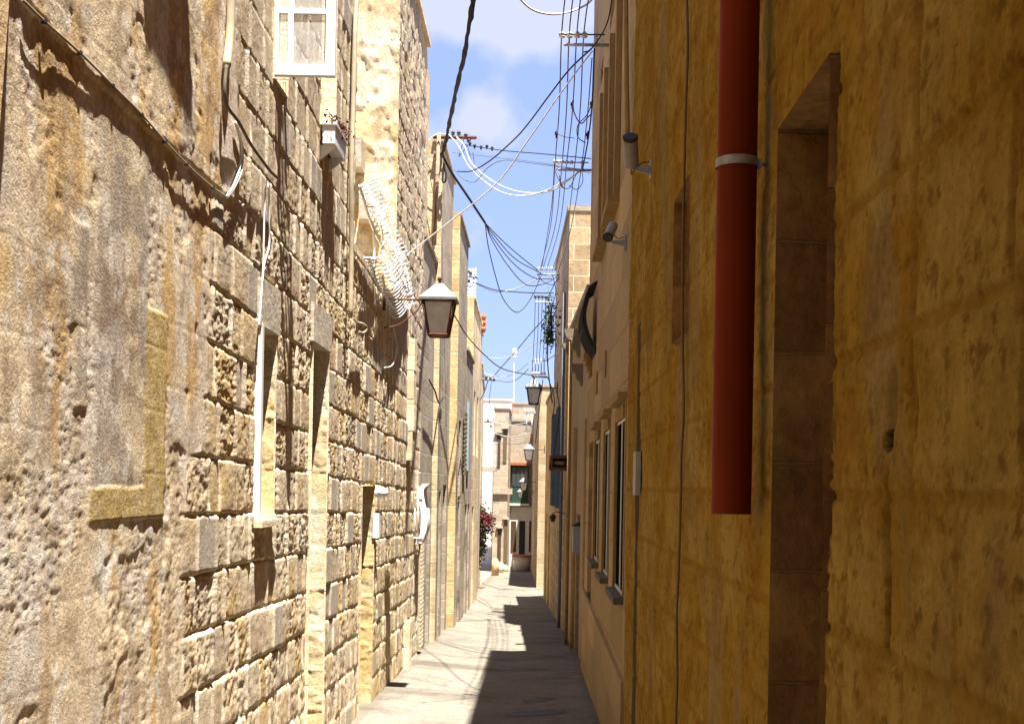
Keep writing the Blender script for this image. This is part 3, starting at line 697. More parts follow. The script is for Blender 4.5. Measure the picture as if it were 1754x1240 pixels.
# end of the street
def cam_house(name, label, x0, x1, y, z0, z1, mat, ops=(), cat='house', depth=6):
    h_ = thing(name, (x0, y, z0), label, cat); Fs = Face((x0, y), (x1, y), -1); mb = MB(); Fs.wall(mb, z0, z1, ops, .2)
    mb.quad((x0, y, z0), (x0, y+depth, z0), (x0, y+depth, z1), (x0, y, z1)); mb.quad((x1, y, z0), (x1, y+depth, z0), (x1, y+depth, z1), (x1, y, z1))
    mb.quad((x0, y+depth, z0), (x1, y+depth, z0), (x1, y+depth, z1), (x0, y+depth, z1))
    mb.build('wall', mat, h_); r_ = MB(); r_.box(x0-.05, x1+.05, y-.05, y+depth+.05, z1+.001, z1+.1); r_.build('roof', mat, h_); return h_, Fs
def cr(F_, x0, x1, y0, y1): return F_.rect(x0, x1, y0, y1)
def xz(px, py, d): p = at(px, py, d); return p.x, p.z
x0, zt = xz(847, 700, 60)
SHUT0 = simple('brown_far_shutter', (0.16, 0.11, 0.06), .7, 0, .3); PINKC = facade_mat('pinkish_cream_stone', (0.50, 0.42, 0.33), (0.38, 0.32, 0.26), (0.5, .44, .36))
FT = Face((x0, 60), (x0+1, 60), -1)
ow = FT.rect(858, 868, 735, 795)
hE, FE = cam_house('stone_house', 'narrow cream house with tall windows left of the street end', x0, xz(872, 700, 60)[0], 60, -3, zt, PINKC, [])
for (a_, b_, c_, d_, nm, mt) in ((851, 857, 742, 800, 'window', WOODD), (862, 868, 735, 792, 'window', SHUT0), (852, 858, 905, 962, 'door', WOODD), (863, 869, 890, 962, 'door', SHUT0)):
    r_ = FE.rect(a_, b_, c_, d_); mb = MB(); FE.box(mb, r_[0], r_[1], .003, .03, r_[2], r_[3]); mb.build(nm, mt, hE); mb = MB(); FE.box(mb, r_[0]-.08, r_[1]+.08, .003, .12, r_[3]+.02, r_[3]+.12); mb.build('lintel', LINT, hE)
mb = MB(); FE.box(mb, 0, .95, .003, .10, FE.hit(860, 846)[1], FE.hit(860, 836)[1]); mb.build('cornice', PINKC, hE)
hM, FM = cam_house('townhouse', 'grey stone house closing the street with a green bay balcony and pale ground floor', xz(858, 0, 66)[0], 3.0, 66, -3.2, xz(880, 722, 66)[1], GREYST, [])
dE = FM.rect(872, 912, 868, 972)
GREEN = simple('dark_green_bay_paint', (0.035, 0.075, 0.055), .5, 0, .3)
mb = MB(); FM.box(mb, dE[0]-.1, dE[1]+.8, .003, .06, -3.0, FM.hit(890, 868)[1]); mb.build('ground_floor_render', WASH, hM)
for (a_, b_) in ((875, 884), (889, 899), (906, 914)):
    r_ = FM.rect(a_, b_, 892, 945 if a_ != 889 else 966); mb = MB(); FM.box(mb, r_[0], r_[1], .061, .09, r_[2], r_[3]); mb.build('door' if a_ == 889 else 'window', WOODD if a_ != 889 else IRON, hM)
r_ = FM.rect(877, 904, 797, 862); bay = MB(); FM.box(bay, r_[0], r_[1], .003, .2, r_[2], r_[3]); bo = bay.build('bay_balcony', GREEN, hM)
b2 = MB()
for i in range(4):
    u0 = r_[0]+(r_[1]-r_[0])*(i+.12)/4; u1 = r_[0]+(r_[1]-r_[0])*(i+.88)/4
    FM.box(b2, u0, u1, .201, .22, r_[2]+(r_[3]-r_[2])*.45, r_[3]-.12)
pn = b2.build('pane', PANE); pn.parent = bo; pn.data.transform(Matrix.Translation(-Vector(hM.location)))
TERRA = simple('terracotta_tile', (0.42, 0.15, 0.07), .8, 0, .4)
b3 = MB(); FM.box(b3, r_[0]-.15, r_[1]+.1, .002, .34, r_[3], r_[3]+.14); b3.build('canopy', TERRA, hM)
sl = MB(); FM.box(sl, r_[0]-.1, r_[1]+.1, .003, .27, r_[2]-.12, r_[2]-.002); sl.build('projecting_slab', WASH, hM)
for (a_, b_, c_, d_) in ((864, 876, 797, 825),):
    r_ = FM.rect(a_, b_, c_, d_); mb = MB(); FM.box(mb, r_[0], r_[1], .003, .04, r_[2], r_[3]); mb.build('shutter', SHUT, hM)
hW, FW_ = cam_house('rooftop_block', 'stark white rooftop block with one dark window above the street end', xz(833, 0, 74)[0], xz(890, 0, 74)[0], 74, -3.2, xz(860, 686, 74)[1], WASH, [])
r_ = FW_.rect(858, 869, 716, 727); mb = MB(); FW_.box(mb, r_[0], r_[1], .003, .05, r_[2], r_[3]); mb.build('window', IRON, hW)
mast = MB(); a = at(880, 690, 74); b = at(880, 608, 74); mast.tube([(a.x, 75, a.z-.3), (b.x, 75, b.z)], .032, 6); mast.tube([(a.x, 75, b.z), (a.x, 75, b.z+.5)], .14, 6)
tag(mast.build('flagpole', WHITEM), 'thin white mast rising from the white rooftop block', 'mast')
hG, FG = cam_house('stone_house', 'grey stone house rising behind the far right lanterns', xz(890, 0, 72)[0], 4.0, 72.2, -3.2, xz(900, 692, 72)[1], GREYST, [])
# planter & bits at street end
tub = thing('planter', at(893, 970, 58), 'big grey tub with red rim at the far end of the street', 'planter')
p0 = at(893, 973, 58); mb = MB(); mb.tube([(p0.x, 58, gz(58)), (p0.x, 58, gz(58)+.68)], [.42, .46], 14); mb.build('tub', LINT, tub)
mb = MB(); mb.tube([(p0.x, 58, gz(58)+.68), (p0.x, 58, gz(58)+.76)], [.48, .48], 14); mb.build('rim', TERRA, tub)
for i, (px, py, d, r_, hh, nm, lb, mt) in enumerate(((848, 975, 50, .16, .75, 'stone_bollard', 'rounded yellow stone bollard near the far left doors', GOLD), (857, 972, 54, .15, .5, 'stone_bollard', 'short white rounded bollard beside the yellow stone one', WASH), (866, 972, 56, .12, .3, 'stone_block', 'small low stone block beyond the white bollard', JAMB))):
    p0 = at(px, py, d); mb = MB(); zz = gz(d); mb.tube([(p0.x, d, zz-.05), (p0.x, d, zz+hh*.8), (p0.x, d, zz+hh*.95), (p0.x, d, zz+hh)], [r_, r_*.95, r_*.6, r_*.2], 10)
    tag(mb.build(nm, mt), lb, 'bollard' if i < 2 else 'stone')
# ------------------------------------------------------------------ RIGHT SIDE
XR = .66
_g = [(onx(1519, 755, XR), .030, .020, 1.0), (onx(1523, 690, XR), .036, .075, .30), (onx(1515, 1000, XR), .018, .14, .5), (onx(1566, 690, XR), .012, .07, .45), (onx(1512, 900, XR), .016, .12, .35), (onx(1485, 365, XR), .005, .008, .8)]
def GOUGE(y, z, pw=0):
    t = 0
    for p, a, b, k in _g:
        t = np.maximum(t, k*sstep(1.25, .6, ((y+.012*(vn(z*40, z*0, 7)-.5)-p.y)/a)**2+((z-p.z)/b)**2)*(1 if not pw else (k > .9)))
    return t
def CHIP(y, z):
    t = 0
    for o in (oN, oN2):
        d = np.maximum(np.maximum(o[0]-y, y-o[1]), np.maximum(o[2]-z, z-o[3]))
        t = np.maximum(t, sstep(.022, .0, d)*sstep(.42, .62, fbm(y*18, z*16, 130, 4)))
    return t
def right_h(y, z):
    hh = z+.012*(vn(y*2, z*2, 109)-.5)
    k, i, dv, dh, fr = blocks(y, hh+.1, .30, .42, .62, 105, .3)
    n = fbm(y*3, z*3, 110, 5); stv = fbm(y*24, z*26, 111, 5, .65)
    fade = sstep(.35, .6, fbm(y*1.6, z*1.3, 113, 3))
    j = (1-sstep(.006, .018, np.minimum(dv, dh)+.004*(stv-.5)))
    g = sstep(.60, .70, stv)
    return -.03*GOUGE(y, z)+(n-.5)*.020+(stv-.5)*.008-g*.005-j*.006*(.25+1.0*fade)-.012*CHIP(y, z)+(rnd(i, k, 112)-.5)*.004
def right_c(y, z):
    k, i, dv, dh, fr = blocks(y, z+.1, .30, .42, .62, 105, .3)
    stv = fbm(y*26, z*24, 121, 5, .68); n = fbm(y*2.2, z*2.6, 122, 5); n2 = fbm(y*5, z*6, 123, 5, .62)
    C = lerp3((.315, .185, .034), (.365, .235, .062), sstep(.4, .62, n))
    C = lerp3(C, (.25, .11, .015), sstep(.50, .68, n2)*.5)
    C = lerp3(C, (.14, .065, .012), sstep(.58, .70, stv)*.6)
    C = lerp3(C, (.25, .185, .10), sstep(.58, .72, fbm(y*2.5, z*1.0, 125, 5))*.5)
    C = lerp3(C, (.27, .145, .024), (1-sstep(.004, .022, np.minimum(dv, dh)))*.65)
    ch_ = sstep(.15, .10, np.abs(y-7.85+.08*(vn(z*3, z*0, 126)-.5)))*(z < CH+1.05)
    C = lerp3(C, (.10, .055, .014), np.minimum(GOUGE(y, z)*1.2, .8)); C = lerp3(C, (.003, .003, .004), np.clip(GOUGE(y, z, 1)*4, 0, 1))  # shade inside the gouges painted into the colour, the hole black
    return lerp3(C, (.10, .072, .045), ch_)
SR = vcol_stone('ochre_limewashed_masonry', 0.26, 0.003, 1.0)
hR = thing('ochre_house', (XR, 2, 0), 'shaded ochre painted wall filling the right side with a deep door recess and red downpipe', 'house')
oN = (onx(1424, 500, XR).y, onx(1335, 500, XR).y, -.25, onx(1337, 226, XR).z)
oN2 = (onx(1180, 450, XR).y, onx(1157, 450, XR).y, onx(1166, 578, XR).z, onx(1157, 352, XR).z)
yr = 1.1; YB = 8.75
cvr = lambda o: (o[0]-yr, o[1]-yr, o[2], o[3])
opsR = [cvr(oN), cvr(oN2)]
zr_f = lambda z: .0024*max(2.0, (z-CH)*2.55 if z > CH else (CH-z)*5.2)
Sr = spaced(0, YB-yr, lambda s: min(.018, max(.006, .0030*(s+yr)**1.3)), [x for o in opsR for x in o[:2]])
Zr = spaced(-.6, 7.9, lambda z: .05 if z > 5.6 else zr_f(z), [x for o in opsR for x in o[2:4]])
dwall('wall', (XR, yr), (XR, YB), Sr, Zr, opsR, right_h, right_c, SR, hR, 1)
fR = Face((XR, yr), (XR, YB), 1)
NICHE = facade_mat('bare_brown_stone', (0.42, 0.235, 0.08), (0.17, 0.09, 0.03), (0.26, 0.15, 0.06), ch=.30, bw=3.0, stain=.9, mort_size=.006, sc_=2.5, streak=(1, 1, 1))
for o, dp in zip(opsR, (.42, .12)):
    mb = MB(); fR.reveal(mb, o, dp, 0.012, dp < .2); mb.build('reveal', NICHE, hR)
door_in(fR, opsR[0], .40, hR, WOODD)
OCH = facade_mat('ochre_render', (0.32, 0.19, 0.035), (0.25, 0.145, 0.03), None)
mb = MB(); mb.box(XR+.5, 6, yr, YB, -.5, 7.85); mb.box(XR, 6, -7, yr-.001, -.3, 7.9); mb.build('side_wall', OCH, hR)
mb = MB(); mb.box(XR-.03, 6, -7, YB+.0, 7.902, 8.0); mb.build('roof', OCH, hR)
# unseen block added behind the viewer to darken the near right wall
ov = thing('sky_blocker', (0, -4, 4), 'unseen block added across the alley behind the viewer to cut sky light', 'light blocker')
mb = MB(); mb.box(XL+.01, XR-.01, -6.9, -.6, 3.3, 8.0); mb.build('blocker_mass', STN, ov)
# white plate near the chase
a = onx(1096, 815, XR); mb = MB(); mb.box(XR-.035, XR-.004, a.y-.10, a.y+.10, a.z-.12, a.z+.15)
tag(mb.build('meter_cover', simple('dull_grey_plastic', (0.36, 0.33, 0.28), .5)), 'upright pale grey plate on the ochre wall beside the peach house', 'cover plate')
# house B: peach with windows
WB = []
fB = Face((XR+.012, YB), (XR+.012, 15.9), 1)
for (a_, b_, c_, d_) in ((1056, 1069, 722, 1016), (1036, 1043, 740, 986), (1020, 1026, 756, 962)): WB.append(fB.rect(a_, b_, c_, d_))
up = []
for (a_, b_, c_, d_) in ((1052, 1062, 60, 330), (1034, 1040, 170, 400), (1046, 1053, -30, 30), (1029, 1033, 110, 140)): up.append(fB.rect(a_, b_, c_, d_))
dB = fB.rect(1006, 1013, 760, 1150); dB = (dB[0], dB[1], -1, dB[3])
opB = [(o[0], o[1], o[2], o[3], .03) for o in WB]+[(o[0], o[1], o[2], min(o[3], 7.6), .10) for o in up[:2]]+[(*up[2], .1), (*up[3], .1), (*dB, .2)]
hB = thing('peach_house', (XR, YB, 0), 'peach painted house on the right with three tall white framed windows and two cameras', 'house')
mb = MB(); fB.wall(mb, -1.0, 8.15, opB)
mb.quad((XR+.012, 15.9, -1), (6, 15.9, -1), (6, 15.9, 8.15), (XR+.012, 15.9, 8.15)); mb.quad((XR+.012, YB, 7.6), (6, YB, 7.6), (6, YB, 8.15), (XR+.012, YB, 8.15))
mb.build('wall', PEACH, hB)
mb = MB(); mb.box(XR-.04, 6, YB-.02, 15.95, 8.152, 8.24); mb.build('roof', PEACH, hB)
SILL = facade_mat('ochre_brown_sill_stone', (0.36, 0.225, 0.08), (0.25, 0.155, 0.06), None)
SILLG = simple('dark_grey_sill', (0.13, 0.11, 0.08), .85)
BLKP = glass('black_window_glass', (0.008, 0.008, 0.008), .9)
BLKP.node_tree.nodes['Principled BSDF'].inputs['Specular IOR Level'].default_value = 0.0
for o in WB:
    a_, b_, c_, d_ = o; mb = MB(); m_ = a_+(b_-a_)*.36
    fB.box(mb, m_-.016, m_+.016, -.002, .006, c_+.03, d_-.02); fB.box(mb, a_+.01, b_-.01, -.002, .005, c_+.003, c_+.03); fB.box(mb, a_+.01, b_-.01, -.002, .005, d_-.02, d_-.003)
    w_ = mb.build('window', WHITE, hB); mb = MB(); fB.box(mb, a_+.01, b_-.01, -.02, -.0025, c_+.003, d_-.003); p_ = mb.build('pane', BLKP); p_.parent = w_; p_.data.transform(Matrix.Translation(-Vector(hB.location)))
    mb = MB(); fB.box(mb, o[0]-.09, o[1]+.09, -.06, .075, o[2]-.055, o[2]-.004); mb.build('sill', SILLG, hB)
    mb = MB(); fB.box(mb, o[0]-.10, o[0]-.004, .002, .006, o[2], o[3]+.10); fB.box(mb, o[1]+.004, o[1]+.10, .003, .022, o[2], o[3]+.10); fB.box(mb, o[0]-.004, o[1]+.004, .003, .022, o[3]+.004, o[3]+.10)
    fB.box(mb, o[0]-.15, o[1]+.15, .003, .07, o[3]+.13, o[3]+.18); mb.build('surround', SILL, hB)
for o in opB[3:5]:
    window_in(fB, o, .085, hB, fmat=SILL, bars=(2, 4))
    mb = MB(); fB.box(mb, o[0]-.12, o[0]-.004, .003, .05, o[2]-.1, o[3]+.1); fB.box(mb, o[1]+.004, o[1]+.12, .003, .05, o[2]-.1, o[3]+.1); fB.box(mb, o[0]-.13, o[1]+.13, -.05, .10, o[2]-.16, o[2]-.102); mb.build('surround', SILL, hB)
door_in(fB, dB, .18, hB, WOODD)
# plinth
mb = MB(); a = fB.hit(1072, 1172); b = fB.hit(1012, 1030)
pts = [(0, a[1]+.0), (.4, a[1]+.005), (fB.L-.05, b[1]-.0)]
for (u0, z0_), (u1, z1_) in zip(pts[:-1], pts[1:]):
    mb.quad(fB.p(u0, .03, -1), fB.p(u1, .03, -1), fB.p(u1, .03, z1_), fB.p(u0, .03, z0_)); mb.quad(fB.p(u0, .03, z0_), fB.p(u1, .03, z1_), fB.p(u1, 0, z1_), fB.p(u0, 0, z0_))
mb.quad(fB.p(0, 0, -1), fB.p(0, .03, -1), fB.p(0, .03, a[1]), fB.p(0, 0, a[1])); mb.quad(fB.p(fB.L, 0, -1), fB.p(fB.L, .03, -1), fB.p(fB.L, .03, b[1]), fB.p(fB.L, 0, b[1]))
mb.build('plinth', PEACH, hB)
# small vents
for (px, py) in ((1038, 622), (1023, 655)):
    u_, z_ = fB.hit(px, py); mb = MB(); fB.box(mb, u_-.12, u_+.12, .003, .02, z_-.01, z_+.11); fB.box(mb, u_-.12, u_+.12, .003, .018, z_-.13, z_-.011); mb.build('vent', SILL, hB)
GREYC_ = facade_mat('eroded_grey_stone', (0.24, 0.19, 0.13), (0.15, 0.12, 0.09), None, sc_=3)
# C: low grey baroque house
hC = thing('stone_house', (.68, 15.9, 0), 'low weathered grey house with eroded carved corbels on the right, beyond the peach house', 'house')
fC = Face((.70, 15.92), (.56, 22.0), 1)
oC = [fC.rect(957, 965, 850, 1085)]; oC = [(o[0], o[1], -1.2, 1.35) for o in oC]+[(1.5, 2.4, -1.0, 1.3)]
mb = MB(); fC.wall(mb, -1.2, CH+2.55, oC); mb.quad((.56, 22, -1.2), (6, 22, -1.2), (6, 22, CH+2.55), (.56, 22, CH+2.55)); mb.build('wall', facade_mat('ochre_grey_render', (0.42, 0.31, 0.17), (0.27, 0.21, 0.14), None, sc_=1.5), hC)
mb = MB(); mb.slab([(.64, 15.93), (6, 15.93), (6, 22), (.50, 22)], CH+2.551, CH+2.63); mb.build('roof', GREYST, hC)
for o in oC: door_in(fC, o, .22, hC, WOODD)
for (px, py, s_) in ((994, 585, .8), (998, 640, .6), (978, 600, .5)):
    u_, z_ = fC.hit(px, py); mb = MB()
    prof = [(0.0, -.30), (.05, -.28), (.08, -.18), (.15, -.12), (.17, 0.0), (.26, .05), (.30, .16), (.30, .22), (0, .22)]
    A_ = [fC.p(u_-.1, d*s_, z_+e*s_) for d, e in prof]; B_ = [fC.p(u_+.1, d*s_, z_+e*s_) for d, e in prof]
    mb.poly(A_); mb.poly(B_[::-1])
    for i in range(len(prof)): j = (i+1) % len(prof); mb.quad(A_[i], A_[j], B_[j], B_[i])
    mb.build('corbel', GREYC_, hC)
# rounded pilasters / door columns
for (px, r_) in ((1001, .05), (986, .06)):
    u_, z_ = fC.hit(px, 900) if px < 998 else (.15, 0); p = fC.p(max(u_, .1), .0, 0); mb = MB(); mb.tube([(p[0], p[1], -1.0), (p[0], p[1], 2.6)], r_, 10); mb.build('pilaster', SILL, hC)
# rusty box balcony
bx_ = thing('rusty_box', at(956, 793, 20.3), 'rusty brown metal box projecting over the street from the right wall', 'metal box')
mb = MB(); a = at(941, 805, 20.3); b = at(973, 780, 20.3)
mb.box(a.x, b.x+.06, 20.3, 20.34, a.z, a.z+.05); mb.box(a.x, b.x+.06, 20.3, 20.34, b.z-.05, b.z); mb.box(a.x, a.x+.05, 20.3, 20.34, a.z+.05, b.z-.05); mb.box(a.x+.0, b.x+.06, 20.341, 21.0, b.z-.03, b.z-.001); mb.box(a.x, b.x+.06, 20.341, 21.0, a.z, a.z+.03); mb.box(a.x, a.x+.03, 20.341, 21.0, a.z+.031, b.z-.031)
mb.build('casing', RUST, bx_)
mb = MB(); mb.ball(((a.x+b.x)/2, 20.5, (a.z+b.z)/2), .09, 10, 6, (1.4, 1, .6)); mb.box(a.x+.03, b.x+.05, 20.9, 20.93, a.z+.03, b.z-.03); mb.build('filling', LINT, bx_)
# D: tower house
ZD = CH+4.95
TWR = facade_mat('yellow_ashlar_pale_joints', (0.58, 0.43, 0.24), (0.30, 0.23, 0.16), (0.70, 0.60, 0.43), ch=.29, bw=.56, stain=.95, mort_size=.014)
hD = thing('stone_house', (.56, 22, 0), 'tall right house of sunlit yellow blocks with pale joints and slate blue shutters', 'house')
fD = Face((.555, 22.02), (.42, 28.2), 1)
oD = [(.9, 1.6, 1.3, 3.2, .08), (3.3, 4.1, 1.3, 3.2, .08), (1.0, 1.9, -1.3, 1.0, .15)]
mb = MB(); fD.wall(mb, -1.4, ZD, oD); mb.quad((.555, 22.02, 2), (6, 22.02, 2), (6, 22.02, ZD), (.555, 22.02, ZD)); mb.quad((.42, 28.2, -1.4), (6, 28.2, -1.4), (6, 28.2, ZD), (.42, 28.2, ZD)); mb.build('wall', TWR, hD)
mb = MB(); mb.slab([(.52, 22.0), (6, 22.0), (6, 28.2), (.38, 28.2)], ZD+.001, ZD+.10); mb.build('roof', GREYST, hD)
DBLUE = simple('slate_blue_shutter', (0.10, 0.14, 0.20), .6, 0, .3)
for o in oD[:2]:
    mb = MB(); fD.box(mb, o[0]-.02, o[0]+.05, -.02, .12, o[2], o[3]); fD.box(mb, o[1]-.05, o[1]+.02, -.02, .12, o[2], o[3])
    for i in range(24): z_ = o[2]+(o[3]-o[2])*i/24; fD.box(mb, o[0]+.05, o[1]-.05, .02, .10, z_, z_+.045)
    mb.build('shutter', DBLUE, hD)
door_in(fD, oD[2], .12, hD, BLUE)
# E: low setback wall, shaded projecting bit to 33
hEb = thing('stone_house', (.42, 28.3, 0), 'low ochre house with pipes beyond the blue shutters on the right', 'house')
fE = Face((.42, 28.3), (.30, 33.2), 1)
mb = MB(); fE.wall(mb, -1.6, CH+2.2, [(1, 2, -1.4, 1.0), (3, 4, -1.4, 1.0)]); mb.quad((.30, 33.2, -1.6), (6, 33.2, -1.6), (6, 33.2, CH+2.2), (.30, 33.2, CH+2.2)); mb.build('wall', GOLD, hEb)
for o in ((1, 2, -1.4, 1.0), (3, 4, -1.4, 1.0)): door_in(fE, o, .2, hEb, BLUE)
mb = MB(); mb.slab([(.38, 28.3), (6, 28.3), (6, 33.2), (.27, 33.2)], CH+2.201, CH+2.28); mb.build('roof', GREYST, hEb)
gw = MB(); gw.box(1.3, 1.5, 33.3, 39.9, -1.8, .9); tag(gw.build('garden_wall', GOLD), 'low garden wall set back before the far right house', 'wall')
# F
FSTR = facade_mat('pale_stained_ashlar', (0.52, 0.41, 0.26), (0.34, 0.26, 0.17), (0.5, 0.42, 0.3), stain=.8)
hF = thing('stone_house', (.12, 40, 0), 'far right house with a tall strip of sunlit yellow end wall behind the second lantern', 'house')
fF = Face((.13, 40.0), (-.12, 66.0), 1); ZF = CH+3.2
oF = [(3, 4.2, -1.8, .6), (8, 9.2, -1.8, .6), (3.2, 4.2, 1.4, 3.2), (8.2, 9.2, 1.4, 3.2)]
mb = MB(); fF.wall(mb, -3, ZF, oF); mb.quad((.13, 40, -3), (3, 40, -3), (3, 40, ZF), (.13, 40, ZF)); mb.build('wall', FSTR, hF)
mb = MB(); mb.slab([(.09, 39.97), (3, 39.97), (3, 66), (-.16, 66)], ZF+.001, ZF+.1); mb.build('roof', GREYST, hF)
for o in oF[:2]: door_in(fF, o, .2, hF, WOODD)
for o in oF[2:]: window_in(fF, o, .15, hF, bars=(2, 3))
# ------------------------------------------------------------------ street lanterns
def lantern(d, px, pyeave, wpx, wallx, label, arm_r=.011):
    s = d/F; c = at(px, pyeave, d); w_ = .30*(wpx*s)/.387*1.29 if False else wpx*s
    hw = w_/2; body = w_*.96
    t = thing('street_lantern', (wallx, c.y, c.z), label, 'street lamp', 'wall lanterns along the street')
    def ring(h, z): return [(c.x-h, c.y-h, z), (c.x+h, c.y-h, z), (c.x+h, c.y+h, z), (c.x-h, c.y+h, z)]
    mb = MB(); a = ring(hw, c.z); b = ring(hw*.42, c.z+w_*.30); e = ring(hw*.2, c.z+w_*.42); a0 = ring(hw, c.z-.025*w_/.39)
    for q, r_ in ((a0, a), (a, b), (b, e)):
        for i in range(4): j = (i+1) % 4; mb.quad(q[i], q[j], r_[j], r_[i])
    mb.poly(e); mb.poly(a0[::-1]); ro = mb.build('roof', simple('zinc_lantern_roof', (0.17, 0.175, 0.175), .6, .1, .3), t)
    fn = MB(); fn.tube([(c.x, c.y, c.z+w_*.42), (c.x, c.y, c.z+w_*.50)], w_*.035, 8); fn.ball((c.x, c.y, c.z+w_*.55), w_*.065, 10, 8); fn.build('finial', RUST, t)
    t0, b0 = hw*.80, hw*.50; z1 = c.z-.03*w_/.39; z0 = c.z-body
    T, B_ = ring(t0, z1), ring(b0, z0); fr = MB()
    k = w_*.038
    for i in range(4): fr.tube([T[i], B_[i]], k, 4); fr.tube([B_[i], B_[(i+1) % 4]], k*1.25, 4); fr.tube([T[i], T[(i+1) % 4]], k, 4)
    fr.build('frame', RUST if d < 20 else IRON, t)
    g = MB(); T2, B2 = ring(t0*.97, z1), ring(b0*.97, z0)
    for i in range(4): j = (i+1) % 4; g.quad(T2[i], T2[j], B2[j], B2[i])
    g.poly(B2); g.build('glass', FROST, t)
    bu = MB(); bu.tube([(c.x, c.y, z1), (c.x, c.y, z1-.12*w_/.39)], w_*.06, 8); bu.build('lamp_holder', IRON, t)
    ar = MB(); ex = c.x+(hw*.9 if wallx > c.x else -hw*.9)
    ar.tube([(wallx, c.y, c.z-.005), (ex, c.y, c.z-.005)], arm_r, 6)
    wx = wallx-math.copysign(.0, wallx)
    if d < 20:
        sp = []
        for i in range(40):
            th = i/39*4.2*math.pi/1.6; rr = .03+.075*i/39
            sp.append((wallx+.22+rr*math.cos(th), c.y, c.z+.12+rr*math.sin(th)*.8-.04))
        ar.tube(smooth_path([(wallx, c.y, c.z-.30), (wallx+.16, c.y, c.z-.26), (wallx+.33, c.y, c.z-.12), (wallx+.40, c.y, c.z)], 6), .007, 5)
        ar.tube(sp[:30], .006, 5)
    ar.box(wallx-.012, wallx+.012, c.y-.035, c.y+.035, c.z-.12, c.z+.10)
    ar.build('bracket', RUST if d < 20 else IRON, t); return t
lantern(12.5, 752.5, 513, 64, XL+.02, 'nearest wall lantern, grey roofed with frosted glass, hanging left over the white ornament')
lantern(26, 914.5, 663, 30, .46, 'second lantern, hanging from the right wall under the wire frame')
lantern(37.5, 906, 769, 20, .30, 'third lantern from the camera, on the right against the grey stone')
lantern(47, 897, 825, 16, .10, 'fourth lantern, dark against the green bay balcony')
lantern(57, 891, 842, 11, -.05, 'smallest and farthest lantern before the green bay balcony')
# ------------------------------------------------------------------ red downpipe
rp = thing('downpipe', (XR-.075, 3.6, 1), 'thick red plastic downpipe with grey clamp, cut off above the pavement on the right wall', 'downpipe')
pc = onx(1252, 880, XR-.085); pr = .058; m = M_('red_pvc', .55)
m.color(m.mix(1.0, (0.19, 0.026, 0.005), m.ramp(m.noise(6, 6, .6, m.scaled(m.pos, 1, 1, .3)), [(0.3, (.72, .7, .7)), (0.65, (1, 1, 1))]), 'MULTIPLY')); m.b.inputs['Specular IOR Level'].default_value = .08
pb, ptp = pc.z, 8.0
mb = MB(); n = 32
mb.tube([(XR-.085, pc.y, pb), (XR-.085, pc.y, ptp)], pr, n, False); mb.tube([(XR-.085, pc.y, ptp), (XR-.085, pc.y, pb)], pr-.004, n, False)
for q in range(n):
    a0_, a1_ = 2*math.pi*q/n, 2*math.pi*(q+1)/n
    P_ = lambda r_, an: (XR-.085+r_*math.cos(an), pc.y+r_*math.sin(an), pb)
    mb.quad(P_(pr, a0_), P_(pr, a1_), P_(pr-.004, a1_), P_(pr-.004, a0_))
mb.build('pipe', m.m, rp)
cz = onx(1260, 285, XR-.085).z
mb = MB(); mb.tube([(XR-.085, pc.y, cz-.013), (XR-.085, pc.y, cz+.013)], pr+.004, n, False); mb.tube([(XR-.085, pc.y, cz+.013), (XR-.085, pc.y, cz+.0131)], [pr+.004, pr], n, False); mb.tube([(XR-.085+pr, pc.y, cz), (XR+.005, pc.y, cz)], .006, 8); mb.box(XR-.03, XR-.015, pc.y-.014, pc.y+.014, cz-.011, cz+.011)
mb.build('clamp', GALV, rp)
# ------------------------------------------------------------------ security cameras
def cctv(px, py, d, bpx, label, flip=1, s=1.0):
    c = at(px, py, d); t = thing('security_camera', (XR, c.y, c.z), label, 'security camera')
    GB = simple('grey_camera_body', (0.30, 0.27, 0.24), .45, 0, .2); L = .18*s; r_ = .042*s
    ax = (Vector((-.12, -.75, .70)) if flip > 0 else Vector((-.25, -.6, -.62))).normalized(); A_ = c-ax*L*.5; B_ = c+ax*L*.5
    mb = MB(); mb.tube([A_, A_.lerp(B_, .02), A_.lerp(B_, .9), B_], [r_*.9, r_, r_, r_*.96], 16); mb.build('body', GB, t)
    mb = MB(); mb.tube([B_-ax*.004, B_+ax*.012, B_+ax*.016], [r_*1.05, r_*1.05, r_*.85], 16); mb.build('lens', IRON, t)
    br = MB(); e = Vector((XR-.002, c.y+.05, c.z-L*.45)); k = A_ if flip > 0 else c-Vector((0, 0, .02))
    k2 = Vector((c.x+.01, c.y+.03, e.z+.01)); br.tube([k, k2], .012*s, 6)
    br.slab([(k2.x, e.y-.008), (e.x, e.y-.008), (e.x, e.y+.008), (k2.x, e.y+.008)], [e.z-.008, e.z-.035, e.z-.035, e.z-.008], [e.z+.006, e.z+.02, e.z+.02, e.z+.006])
    br.box(XR-.008, XR+.01, e.y-.03, e.y+.03, e.z-.06, e.z+.05); br.build('bracket', GALV, t)
    w_ = MB(); w_.tube(smooth_path([A_, A_+Vector((.0, 0, -.05)), e+Vector((-.06, 0, .03)), e+Vector((0, 0, .04))], 6), .0035, 5); w_.build('cable', BLACKC, t)
cctv(1081, 261, 7.2, 1115, 'upper security camera, brown tube pointing up, on a white wall bracket', 1, 1.02)
cctv(1046, 396, 9.3, 1075, 'lower smaller security camera with black lens on the peach wall', -1, .9)
